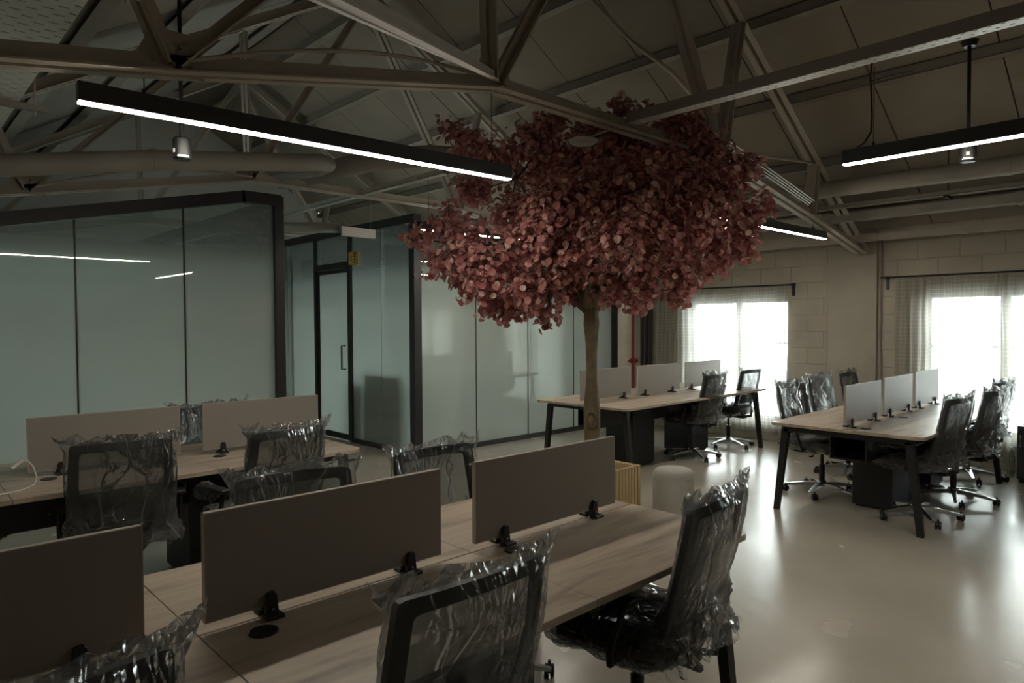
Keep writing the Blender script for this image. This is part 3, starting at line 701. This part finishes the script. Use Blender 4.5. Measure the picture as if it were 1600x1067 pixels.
chairs = [ # x, y, rot, label, base rotation, variants, group
 (1.045,1.55,   0,'mesh office chair in clear plastic seen from behind, nearest chair at the picture bottom',0),
 (2.09,1.53,   8,'mesh office chair in clear plastic at the planter end of the closest bench, seat showing',1),
 (.155,1.66,    4,'plastic wrapped chair with only its top corner showing at the bottom left',2),
 (1.20,2.28, 172,'plastic wrapped chair peeking over the middle screen of the closest bench',3),
 (1.97,2.31, 181,'plastic wrapped chair showing in the gap between the two right screens of the closest bench',0),
 (1.005,4.22, -12,'plastic wrapped mesh chair facing the white cable on the bench by the left glass office',1),
 (1.70,4.02,   8,'plastic wrapped chair at the corridor end of the bench by the left glass office',2),
 (1.80,4.82, 180,'plastic wrapped chair glimpsed between the two taupe screens by the left glass office',3),
 (.30,4.84, 184,'plastic wrapped chair on the glass side of the left bench, at the picture edge',1),
 (7.05,4.38,  0,'crumpled plastic wrapped chair with alloy base beside the bench behind the tree',1),
 (8.05,4.46,  -2,'mesh chair with alloy base and bare armrests standing before the left window',0),
 (6.45,2.62, 172,'plastic wrapped chair on the far side of the right bench, nearest its end legs',2),
 (7.46,2.76, 176,'second plastic wrapped chair along the far side of the right bench',3),
 (8.28,2.76, 180,'third and last plastic wrapped chair along the far side of the right bench',0),
 (6.18,1.76,  -8,'plastic wrapped chair pushed under the near side of the right bench, beside the A leg',3),
 (7.02,1.70,  -6,'plastic wrapped chair in the middle of the near side of the right bench',2),
 (8.10,1.84,  -8,'plastic wrapped chair at the window end of the near side of the right bench',1)]
for i, (x, y, rz, lab, vr) in enumerate(chairs):
    c = proto if i == 0 else copy_tree(proto)
    c.location = (x, y, 0); c.rotation_euler = (0,0,R(rz)); tag(c, lab, 'chair', 'plastic wrapped office chairs')
    rn = random.Random(i*13+5); turn = rn.uniform(-.6,.6)
    for ch in c.children:
        nm = ch.name.split('.')[0]
        if nm == 'star_base': ch.rotation_euler.z = turn
        if nm == 'caster':
            v = Vector(ch.location); v.rotate(Matrix.Rotation(turn,3,'Z').to_euler()); ch.location = v
    if i != 10:
        inst('plastic_cover', wrapB[vr], c)
    else:
        inst('plastic_cover', wrapB[0], c)
    if i not in (0,): inst('seat_cover', wrapS[i % 3], c)
    else: inst('seat_cover', wrapS[0], c)
    if i not in (10,):
        for s in (-1, 1): inst('arm_cover', wrapA[(i+s) % 2], c, (s*.282,0,0))

# ================================================================ LAMPS
def linear_lamp(x0, y0, x1, y1, z, label, wires, ceil_z, cord=False):
    P_, Q_ = Vector((x0,y0,z)), Vector((x1,y1,z)); Lh = (Q_-P_).length; a = math.atan2(y1-y0, x1-x0)
    t = empty('linear_lamp', (x0,y0,z), a, label=label, cat='pendant lamp', group='black linear LED pendants')
    B().box(0,Lh,-.025,.025,.004,.080).obj('housing', 'lampbody', t, bev=.002, seg=1)
    B().box(.004,Lh-.004,-.019,.019,-.003,.006).obj('diffuser', 'led', t)
    for (d_, h) in wires:
        B().tube([(d_,0,.078),(d_,0,.078+h)], .0022, 5).lathe([(.007,.078),(.007,.10),(.003,.105)], 8, (d_,0,0)).obj('suspension_wire', 'blackmetal', t)
    return t
linear_lamp(.62,3.13,2.88,3.06,2.475,'long black linear pendant lamp with bright strip, upper left in front of the tree',[(.24,.22),(2.12,.42)],3)
linear_lamp(4.10,1.555,4.08,-.80,2.495,'black linear pendant lamp hanging below the perforated channel at upper right',[(.16,.44),(2.1,.44)],3)
linear_lamp(5.35,3.10,7.66,3.10,2.50,'black linear pendant lamp beyond the tree, its end before the window wall',[(.25,.44),(2.0,.28)],3)
linear_lamp(3.86,5.38,6.1,5.30,2.50,'black linear pendant lamp mostly hidden behind the left of the pink foliage',[(.12,.50),(2.0,.50)],3)
linear_lamp(7.7,7.3,7.7,9.3,2.72,'added black linear pendant lamp brightening the right glass office',[(.3,.5),(1.7,.5)],3)  # added lamp, put in to brighten the right office and its facade
bb = B().tube([(4.08,1.40,3.03),(4.07,1.405,2.96),(4.10,1.41,2.86),(4.085,1.40,2.74),(4.105,1.41,2.66),(4.09,1.44,2.60),(4.09,1.48,2.578)], .005, 6).tube([(4.08,1.405,2.93),(4.12,1.30,2.945),(4.16,1.22,2.955)], .0035, 5)
tag(bb.obj('lamp_cord', 'blackmetal'), 'twisted black cord dropping from the perforated channel to the right lamp', 'cable')
def spot(x, y, ztop, zbot, label):
    t = empty('spot_lamp', (x,y,zbot), label=label, cat='spotlight', group='black cylinder spotlights on rods')
    B().tube([(0,0,.10),(0,0,ztop-zbot)], .0095, 8).obj('rod', 'blackmetal', t)
    B().lathe([(.034,0),(.040,.006),(.040,.095),(.034,.104),(0,.104)], 24).obj('lamp_head', 'blackmetal', t)
    B().lathe([(.0402,.010),(.0402,.018)], 24).obj('trim_ring', 'chrome', t)
    B().box(-.041,-.036,-.016,.0,.030,.048).obj('sticker', 'white', t)
    B().lathe([(.03,ztop-zbot-.03),(.045,ztop-zbot)], 12).obj('canopy', 'blackmetal', t)
spot(1.10,3.42,3.55,2.375,'black cylinder spotlight on a rod below the long left lamp')
spot(4.34,1.0,3.10,2.455,'black cylinder spotlight on a rod below the perforated channel at right')

# ================================================================ TRAYS, DUCTS, PIPES
t = empty('perforated_channel', (4.0,1.0,3.03), label='long white perforated steel channel running from the tree to the upper right', cat='cable tray')
uvf = lambda c: (c.y, c.x)
B().box(3.995-4,4.085-4,-3.2,2.02,-.0015,.0015).obj('channel_floor', 'perf_small', t, uv=uvf)
B().box(3.993-4,3.996-4,-3.2,2.02,0,.07).box(4.084-4,4.087-4,-3.2,2.02,0,.07).obj('channel_side', 'board', t)
t = empty('slotted_cable_tray', (.32,2.0,2.76), label='wide slotted cable tray overhead in the top left corner', cat='cable tray')
B().box(-.30,.28,-4.0,6.6,-.001,.001).obj('tray_floor', 'perf_slot', t, uv=lambda c: (c.x*1.0, c.y))
B().box(-.302,-.298,-4.0,6.6,0,.06).box(.278,.282,-4.0,6.6,0,.06).obj('tray_side', 'galv', t)
for yy in (.62, 2.35, 4.1):
    hb = B().box(-.34,.40,yy-.02,yy+.02,-.032,-.004).obj('strut_channel', 'board', t)
    B().tube([(.35,yy,-.06),(.35,yy,.50)], .005, 6).lathe([(.010,-.012),(.010,.0)], 6, (.35,yy,0)).obj('threaded_rod', 'steel', hb)
t = empty('narrow_cable_tray', (4.0,5.0,3.0), label='pale narrow cable tray seen above the corridor sign', cat='cable tray')
B().box(-.06,.02,0.1,5.5,0,.004).box(-.06,-.056,.1,5.5,0,.05).box(.016,.02,.1,5.5,0,.05).obj('tray_body', 'galv', t)
for k in range(5): B().box(-.065,.025,.5+k*1.1,.62+k*1.1,-.004,.054).obj('tray_joint', 'white', t)

def duct(name, pts, r, label, cat, mt='duct', rings=(), n=20):
    t = empty(name, pts[0], label=label, cat=cat)
    P0 = Vector(pts[0]); q = [Vector(p)-P0 for p in pts]
    B().tube(q, r, n).obj('duct_body', mt, t, smooth=True)
    for k in rings:
        a = q[k]; d_ = (q[min(k+1,len(q)-1)]-q[k]).normalized()
        B().tube([a-d_*.02, a+d_*.02], (r if not isinstance(r,list) else r[k])+.006, n).obj('collar', mt, t, smooth=False)
    return t
duct('round_duct', [(-.7,5.62,2.46),(.7,5.60,2.66),(1.6,5.60,2.84),(2.75,5.60,3.00),(2.98,5.62,3.04),(3.10,5.72,3.06),(3.10,5.9,3.06),(2.95,6.35,3.05)], .075, 'pale round duct crossing above the left glass office', 'duct', rings=(2,6))
duct('round_duct', [(4.3,5.2,3.22),(4.0,5.35,3.22),(3.6,5.75,3.18),(3.25,6.4,3.08)], .10, 'fat pale duct elbow above the office corner post', 'duct', rings=(1,3))
duct('round_duct', [(7.45,-4.1,2.97),(7.45,1.4,2.985),(7.45,3.2,3.0),(7.45,6.2,3.0)], .085, 'pale round duct running high along the window wall', 'duct', rings=(1,2))
duct('round_duct', [(3.6,8.9,2.86),(4.7,8.3,2.90)], .07, 'short pale pipe seen above the corridor sign', 'duct')
t = empty('flat_duct', (8.15,0,2.78), label='flat rectangular duct running along the window wall below the round duct', cat='duct')
B().box(-.09,.09,YA,6.5,-.045,.045).obj('duct_body', 'duct', t)
for k in range(4): B().box(-.10,.10,-.5+k*1.9,-.44+k*1.9,-.055,.055).obj('collar', 'duct', t)
t = empty('cable_ladder', (7.75,0,2.83), label='thin dark cable tray between the two ducts by the window wall', cat='cable tray')
B().box(-.05,.05,YA,6.4,0,.004).box(-.05,-.046,YA,6.4,0,.04).box(.046,.05,YA,6.4,0,.04).obj('tray_body', 'board', t)
for yy in (1.95, 3.35):
    B().tube([(0,yy,-.02),(0,yy,.45)], .005, 6).box(-.10,.10,yy-.015,yy+.015,-.03,-.005).obj('hanger', 'blackmetal', t)
# conduits dressed along the far half of the nearest truss
cd = B()
for k in range(4): cd.tube([(5.35,3.02-k*.02,3.09+k*.012),(6.2,3.0-k*.02,2.93+k*.012),(7.0,3.0-k*.02,2.79+k*.01)], .006, 5)
tag(cd.obj('conduit_bundle', 'galv'), 'bundle of thin pale conduits strapped along the truss right of the tree', 'conduit')
cd = B()
cd.tube([(5.1,4.3,4.72),(5.5,4.1,4.35),(5.9,3.9,4.1),(6.4,3.9,3.9)], .022, 8)
tag(cd.obj('roof_conduit', 'steel'), 'bent grey conduit on the roof panels above the tree', 'conduit')
for (x_, y_, ln) in ((6.3,4.1,.5),(6.35,4.75,.5),(6.45,1.45,.45),(6.3,1.0,.4)):
    pass
t = empty('access_point', (3.85,3.30,2.93), label='round white ceiling device half buried in the top of the tree', cat='detector')
B().lathe([(.0,-.022),(.085,-.020),(.105,-.006),(.105,.008),(.09,.016),(0,.018)], 32).obj('disc_body', 'white', t, smooth=False)
B().tube([(0,0,.016),(0,-.22,.03),(0,-.23,.11)], .008, 6).obj('bracket', 'steel', t)

# sign, yellow box, pipes
t = empty('hanging_sign', (3.83,6.42,2.57), label='small white rectangular sign hanging over the corridor', cat='sign')
B().box(-.205,.205,-.012,.012,-.05,.05).obj('sign_board', 'white', t, bev=.003)
B().tube([(-.15,0,.05),(-.15,0,.42)], .0015, 4).tube([(.15,0,.05),(.15,0,.42)], .0015, 4).obj('hanging_wire', 'steel', t)
t = empty('alarm_box', (CX-.045,8.06,2.47), label='small yellow wall box at the top of the black door frame', cat='alarm')
B().box(-.03,.03,-.075,.075,-.085,.085).obj('box_body', 'yellow', t, bev=.006)
for k in range(4): B().box(-.032,-.02,-.078,-.060,-.066+k*.038,-.046+k*.038).obj('terminal', 'blackmetal', t)
B().box(-.034,-.03,-.02,.02,-.03,.03).obj('cover_plate', 'board', t)
t = empty('fire_pipe', (8.66,6.42,0), label='red fire pipe with valve standing in the corner behind the middle bench', cat='pipe')
B().tube([(0,0,.0),(0,0,2.6)], .022, 10).obj('pipe', 'red', t)
B().lathe([(.028,.96),(.05,.97),(.05,1.03),(.028,1.04)], 14).box(-.09,.09,-.03,.03,.98,1.02).obj('valve', 'red', t)
for k, yy in enumerate((6.12, 6.20, 6.28)):
    tag(B().tube([(8.70,yy,0),(8.70,yy,2.62)], .026, 10).obj('riser_pipe', 'blackmetal'),
        ('black riser pipe nearest the left curtain','black riser pipe in the middle of the three in the corner','black riser pipe nearest the red fire pipe')[k], 'pipe', 'black riser pipes in the corner')

# ================================================================ CURTAINS
def curtain(y0, y1, ztop, zbot, x, folds, amp, mt, label, seed=0, gather=0.):
    b = B(); nu, nv = max(60, folds*12), 24
    W_ = y1-y0
    def fn(u, v):
        g = 1 - gather*math.sin(v*math.pi*.85)*.5
        yc = (y0+y1)/2
        y = yc + (u-.5)*W_*g + .02*noise.noise(Vector((u*5,v*3,seed)))
        xx = x + amp*(.6+.6*(1-v))*math.sin(u*folds*2*math.pi + 1.3*noise.noise(Vector((u*3,v*1.2,seed+3))) + seed)
        xx += .012*noise.noise(Vector((u*14,v*6,seed)))
        return Vector((xx, y, zbot+(ztop-zbot)*v))
    b.grid(fn, nu, nv)
    me_uv = lambda c: (0,0)
    o = b.obj('curtain', mt, None, smooth=True)
    me = o.data; ul = me.uv_layers.new(name='UVMap')
    for lp in me.loops:
        i = lp.vertex_index; u = (i % nu)/(nu-1); v = (i//nu)/(nv-1); ul.data[lp.index].uv = (u*W_*1.5, v*(ztop-zbot))
    tag(o, label, 'curtain', 'sheer checked curtains'); return o
RXc = WX-.12
def rod(y0, y1, z, label):
    t = empty('curtain_rod', (RXc,(y0+y1)/2,z), label=label, cat='curtain rod', group='black curtain rods'); c = (y0+y1)/2
    B().tube([(0,y0-c,0),(0,y1-c,0)], .010, 8).lathe([(.02,-.02),(.02,.02)], 10, M4=Matrix.Translation((0,y0-c,0)) @ Matrix.Rotation(R(90),4,'X')).obj('rod', 'blackmetal', t)
    for yy in (y0-c+.05, y1-c-.05): B().box(-.012,.11,yy-.012,yy+.012,-.012,.012).box(.10,.118,yy-.015,yy+.015,-.14,.02).obj('bracket', 'blackmetal', t)
rod(3.90,6.06,2.075,'black curtain rod over the left window'); rod(-.3,2.87,2.11,'black curtain rod over the right window, end near the pilaster')
curtain(5.62,6.02,2.06,.06,RXc,5,.035,'drape','gathered grey curtain bunched left of the left window',1,.1)
curtain(4.75,5.66,2.06,.08,RXc-.01,9,.018,'sheer','sheer white curtain over the left half of the left window',2)
curtain(4.05,4.74,2.06,.10,RXc-.02,8,.020,'sheer','sheer white curtain over the right half of the left window',3)
curtain(3.94,4.12,2.06,.12,RXc-.01,3,.030,'drape','narrow grey curtain edge hanging right of the left window',4,.2)
curtain(2.32,2.72,2.09,.08,RXc,4,.035,'drape','gathered checked curtain left of the right window',5,.15)
curtain(1.72,2.36,2.09,.10,RXc-.01,7,.022,'sheer','sheer checked curtain over the left part of the right window',6)
curtain(1.62,1.76,2.09,.10,RXc-.02,2,.030,'drape','dark overlap fold of curtain in the middle of the right window',7,.2)
curtain(.2,1.66,2.09,.10,RXc-.01,12,.022,'sheer','sheer checked curtain at the right edge of the picture',8)

# ================================================================ TREE
TX, TY = 4.22, 3.54
LOBES = [(-0.9,1.07,2.3,.13),(-.87,.73,2.36,.19),(-.84,.85,2.06,.16),(-.89,.44,2.13,.24),(-.77,.61,1.93,.19),(-.43,.66,1.78,.18),(-.41,.49,1.67,.11),(-.35,.11,1.64,.1),(-.85,.23,1.98,.23),(-.62,.12,1.86,.22),(-.48,1.04,3.19,.14),(-.52,.78,3.0,.2),(-.55,1.12,3.25,.09),(-.3,.67,2.96,.21),(-.35,1.03,2.74,.19),(-.21,.24,3.21,.15),(-.2,.39,3.11,.19),(-.02,.49,2.92,.27),(-.59,-.24,2.44,.27),(-.75,-.2,2.38,.2),(-.73,-.06,2.22,.25),(-.51,-.17,2.09,.28),(.31,-.06,3.35,.12),(.51,-.14,3.36,.08),(.13,0,3.07,.25),(.34,.38,3.01,.31),(.34,-.1,2.98,.29),(.41,-.49,3.1,.19),(.6,-.56,3.14,.16),(.63,-.28,2.94,.27),(.74,-.57,2.96,.21),(.84,-.69,2.8,.21),(.86,-.87,2.8,.14),(.45,-.85,2.58,.22),(.94,-.96,2.5,.12),(.75,-.9,2.41,.17),(.13,-.78,2.55,.29),(-.24,-.65,2.52,.28),(-.33,-.38,2.5,.28),(.81,-.81,2.22,.19),(.31,-.83,2.28,.24),(-.04,-.73,2.21,.28),(-.4,-.61,2.15,.27),(.6,-.71,2.07,.19),(.27,-.63,1.96,.21),(0,-.47,1.91,.22),(.17,-.35,1.74,.1),(-.04,-.27,1.86,.18),(.12,.16,1.94,.21),(-.25,.14,1.87,.19),(-.31,.37,1.74,.12),(.44,-.52,1.81,.11),(.88,-.89,2.15,.11),(.38,.49,2.47,.34),(.74,.06,2.46,.34),(-.06,.85,2.58,.25),(1.02,-.28,2.51,.29),(.52,.31,2.92,.34)]
tree = empty('artificial_tree', (TX,TY,0), label='tall artificial tree with pink red round leaves rising from the slatted planter', cat='tree')
tr_ = B()
prof = []
pts = []; rad = []
for i in range(15):
    z = .12+i*.113; pts.append((.012*math.sin(z*3), .012*math.cos(z*2.3), z)); rad.append(.074-.004*i*.6+.007*math.sin(z*9)+(.012 if i > 12 else 0))
def trf(u, v):
    k = v*14; i = min(13,int(k)); f_ = k-i
    p = Vector(pts[i]).lerp(Vector(pts[i+1]), f_); r = rad[i]*(1-f_)+rad[i+1]*f_
    th = u*2*math.pi; r *= 1+.10*noise.noise(Vector((math.cos(th)*2, math.sin(th)*2, p.z*5)))+.06*math.sin(th*5+p.z*4)
    return p + Vector((r*math.cos(th), r*math.sin(th), 0))
tr_.grid(trf, 28, 60, True).obj('trunk', 'bark', tree, smooth=True)
# knot ring
kn = B(); az = math.atan2(-TY,-TX)
kp = [Vector((math.cos(az+.55*math.cos(a)*1.0)*.072, math.sin(az+.55*math.cos(a))*.072, .83+.06*math.sin(a))) for a in [k*math.pi/8 for k in range(17)]]
kn.tube(kp, .008, 6, False).obj('knot', 'bark', tree, smooth=True)
rt = random.Random(3)
limbs = {}
tips = [(-.62,.62,2.15),(-.55,-.25,2.25),(-.1,-.55,2.2),(.5,-.65,2.3),(.7,.0,2.5),(.25,.35,2.8),(-.25,.6,2.8),(.1,-.1,2.95),(-.35,.15,1.98)]
for tp in tips:
    p0 = Vector((0,0,1.68)); p3 = Vector(tp); p1 = p0.lerp(p3,.33)+Vector((0,0,.10)); p2 = p0.lerp(p3,.66)+Vector((rt.uniform(-.05,.05),rt.uniform(-.05,.05),.06))
    B().tube([p0,p1,p2,p3], [.045,.028,.018,.009], 8).obj('branch', 'bark', tree, smooth=True)
tw = B(); LV = []
tipv = [Vector(t_) for t_ in tips]
for (lx, ly, lz, lr) in LOBES:
    c = Vector((lx,ly,lz)); near = min(tipv, key=lambda q: (q-c).length)
    mid = near.lerp(c,.5)+Vector((rt.uniform(-.05,.05),rt.uniform(-.05,.05),rt.uniform(-.03,.05)))
    tw.tube([near, mid, c], [.009,.006,.004], 5)
    ns = max(8, int(95*(lr/.2)**2*.62))
    for k in range(ns):
        d_ = Vector((rt.gauss(0,1),rt.gauss(0,1),rt.gauss(0,1)))
        d_.normalize(); ln = lr*rt.uniform(.45,1.18); e_ = c + d_*ln + Vector((0,0,.03))
        if k % 3 == 0: tw.tube([c+d_*.02, c+d_*ln*.6+Vector((0,0,.02)), e_], [.003,.002,.0012], 3, False)
        for q in range(5):
            pp = (c+d_*.02).lerp(e_, .45+.14*q) + Vector((rt.gauss(0,.022),rt.gauss(0,.022),rt.gauss(0,.022)))
            LV.append((pp, (pp-c).normalized()))
tag(tw.obj('twigs', 'twig', tree), kind='stuff')
TONES = [(.58,.26,.235),(.52,.21,.20),(.64,.37,.30),(.43,.145,.14),(.74,.50,.40),(.54,.235,.23),(.62,.31,.29),(.78,.58,.45)]
def leafgeo(sz):
    cup = sz*.16
    pts_ = [(0,0,0),(sz*.34,sz*.20,cup),(sz*.46,sz*.55,cup),(sz*.26,sz*.88,cup*.6),(0,sz*1.0,.2*cup),(-sz*.26,sz*.88,cup*.6),(-sz*.46,sz*.55,cup),(-sz*.34,sz*.20,cup),(0,sz*.5,-cup*.2)]
    fs_ = [(8,i,i+1) for i in range(1,7)] + [(8,0,1),(8,7,0)]
    return pts_, fs_
def orient(nrm):
    z = (nrm*.8 + Vector((rt.gauss(0,.5),rt.gauss(0,.5),rt.gauss(0,.5)+.3))).normalized()
    y = Vector((rt.gauss(0,.6),rt.gauss(0,.6),-.8)); y = (y - z*y.dot(z)).normalized(); x_ = y.cross(z)
    return Matrix((x_, y, z)).transposed().to_4x4()
def tone_attr(me, cols):
    ca = me.color_attributes.new('tone', 'FLOAT_COLOR', 'POINT'); ca.data.foreach_set('color', cols)
camv = Vector((-TX,-TY,1.6))
LV.sort(key=lambda q: (q[0]-camv).length)
near_l = LV[:1500]; rt.shuffle(near_l); singles = near_l[:300]; rest = near_l[300:] + LV[1500:]
lm = []
for c_ in TONES:
    p_, f_ = leafgeo(.056); me = bpy.data.meshes.new('leaf'); me.from_pydata(p_, [], f_); me.materials.append(mat['leaf'])
    tone_attr(me, [v for _ in p_ for v in (*c_,1)]); lm.append(me)
for (p, nn) in singles:
    o = bpy.data.objects.new('leaf', lm[rt.choice((0,1,2,2,4,5,6,7))]); COL.objects.link(o); o.parent = tree
    o.matrix_local = Matrix.Translation(p) @ orient(nn) @ Matrix.Scale(rt.uniform(.8,1.2),4)
V_, F_, C_ = [], [], []
g0 = [leafgeo(s_) for s_ in (.044,.052,.060)]
for (p, nn) in rest:
    pp, ff = rt.choice(g0); m4 = Matrix.Translation(p) @ orient(nn); o_ = len(V_)
    V_ += [tuple(m4 @ Vector(q)) for q in pp]; F_ += [tuple(i+o_ for i in f__) for f__ in ff]
    c_ = rt.choice((0,1,1,2,3,3,5,5,6,6,0,4)); c_ = TONES[c_]; s_ = rt.uniform(.8,1.15); C_ += [c_[0]*s_,c_[1]*s_,c_[2]*s_,1]*len(pp)
me = bpy.data.meshes.new('foliage'); me.from_pydata(V_, [], F_); me.materials.append(mat['leaf']); tone_attr(me, C_)
o = bpy.data.objects.new('foliage', me); COL.objects.link(o); o.parent = tree; o['kind'] = 'stuff'

# planter of upright pine slats
PW = .28
pt = empty('slatted_planter', (TX,TY,0), label='square planter box clad in narrow upright pine slats around the tree foot', cat='planter')
B().box(-PW+.014,PW-.014,-PW+.014,-PW+.034,0.005,.45).box(-PW+.014,PW-.014,PW-.034,PW-.014,.005,.45).box(-PW+.014,-PW+.034,-PW+.034,PW-.034,.005,.45).box(PW-.034,PW-.014,-PW+.034,PW-.034,.005,.45).box(-PW+.034,PW-.034,-PW+.034,PW-.034,.005,.12).obj('inner_box', 'pine', pt)
ns = 14; wd = 2*PW/ns; sm = B().box(-wd*.39,wd*.39,-.007,.007,0,.455).mesh('slat', 'pine')
for k in range(ns):
    q = -PW+wd*(k+.5)
    for (lx, ly, rz) in ((q,-PW+.007,0),(q,PW-.007,0),(-PW+.007,q,R(90)),(PW-.007,q,R(90))):
        inst('slat', sm, pt, (lx,ly,0), (0,0,rz))
B().box(-PW+.035,PW-.035,-PW+.035,PW-.035,.10,.30).obj('soil', 'twig', pt)
# pouf
po = B(); po.lathe([(0,.02),(.150,.02),(.158,.035),(.160,.10),(.160,.385),(.157,.410),(.145,.435),(.125,.447),(.06,.452),(0,.453)], 48)
po.obj('upholstery', 'pouf', None, smooth=True); pb = bpy.data.objects['upholstery']
pf = empty('round_pouf', (4.60,3.02,0), label='cylindrical cream fabric pouf standing beside the slatted planter', cat='pouf'); pb.parent = pf
B().lathe([(.161,.383),(.1625,.386),(.161,.389)], 48).obj('seam_piping', 'pouf', pf); B().lathe([(.13,0),(.14,.02)], 32).obj('foot_ring', 'plastic', pf)

# ================================================================ SMALL THINGS
# white charging cable on second bench
t = empty('charging_cable', (.6,4.4,.7545), label='white charging cable with plug lying at the left end of the second bench', cat='cable')
o0 = Vector((.6,4.4,.7545))
cp = [(-.05,4.33,.757),(.25,4.22,.757),(.42,4.20,.757),(.56,4.25,.757),(.63,4.36,.757),(.655,4.46,.775),(.645,4.50,.83),(.62,4.52,.87),(.60,4.51,.875)]
B().tube([Vector(p)-o0 for p in cp], .0045, 8).obj('cord', 'cord', t, smooth=True)
B().bar(Vector((.60,4.51,.872))-o0, Vector((.545,4.49,.835))-o0, .022, .018).obj('plug', 'white', t, bev=.004)
B().tube([Vector((.61,4.51,.873))-o0, Vector((.59,4.53,.90))-o0], .003, 6).obj('strain_relief', 'cord', t)
# bottle
t = empty('water_bottle', (8.48,1.545,0), label='clear plastic water bottle standing on the floor by the dark cabinet', cat='bottle')
B().lathe([(0,0),(.032,0),(.036,.01),(.034,.03),(.036,.06),(.033,.09),(.036,.12),(.034,.15),(.036,.18),(.034,.21),(.020,.255),(.012,.27),(.012,.285)], 20).obj('bottle_body', 'pet', t, smooth=True)
B().lathe([(.014,.285),(.014,.305),(0,.305)], 14).obj('cap', 'white', t)
# dark low cabinet under the right window
t = empty('low_cabinet', (8.38,.75,0), label='dark low cabinet under the right window, at the picture edge', cat='cabinet')
B().box(-.17,.17,-.72,.70,.04,.56).obj('carcass', 'cabinet', t, bev=.004); B().box(-.15,.15,-.70,.68,0,.04).obj('plinth', 'plastic', t)
for k in range(3): 
    dd = B().box(-.186,-.171,-.70+k*.467,-.245+k*.467,.06,.54).obj('door', 'cabinet', t, bev=.002); B().box(-.20,-.187,-.27+k*.467,-.26+k*.467,.36,.48).obj('handle', 'chrome', dd)
# bag and box by the window
t = empty('duffel_bag', (8.42,3.62,0), label='slouched black duffel bag on the floor beside the left window', cat='bag')
def bf(u, v):
    th = u*2*math.pi; ph = (v-.5)*math.pi; k = abs(math.cos(ph))**.6
    p = Vector((.14*k*math.copysign(abs(math.cos(th))**.7, math.cos(th)), .22*k*math.copysign(abs(math.sin(th))**.7, math.sin(th)), .125+.12*math.sin(ph)))
    p += crump(p, 9, .02, 4); p.z = max(p.z, .002); return p
B().grid(bf, 32, 18, True).obj('bag_body', 'bag', t, smooth=True)
B().tube([(-.06,-.10,.23),(-.06,-.05,.32),(-.06,.05,.32),(-.06,.10,.23)], .010, 6).tube([(.06,-.10,.23),(.06,-.05,.30),(.06,.05,.30),(.06,.10,.23)], .010, 6).obj('handle', 'bag', t)
t = empty('storage_box', (8.60,3.14,0), label='grey storage box against the wall behind the black duffel bag', cat='box')
B().box(-.13,.13,-.20,.22,.0,.36).obj('box_body', 'board', t, bev=.006); B().box(-.14,.14,-.21,.23,.36,.385).obj('lid', 'cabinet', t, bev=.004)
# furniture behind the frosted glass
for (x_, y_, sx, sy, h, lab) in ((5.15,7.5,.5,.8,.95,'tall grey cabinet close behind the frosted corridor glass'),(5.2,8.14,.45,.35,.82,'shorter grey cabinet behind the frosted corridor glass, next to the tall one')):
    t = empty('storage_cabinet', (x_,y_,0), label=lab, cat='cabinet', group='grey cabinets behind the corridor glass')
    B().box(-sx/2,sx/2,-sy/2,sy/2,0,h).obj('carcass', 'cabinet', t, bev=.004)
    B().box(-sx/2-.016,-sx/2,-sy/2+.01,sy/2-.01,.03,h-.02).obj('door', 'cabinet', t, bev=.003)
# small fan coil on the roof left of the tree, ceiling hangers
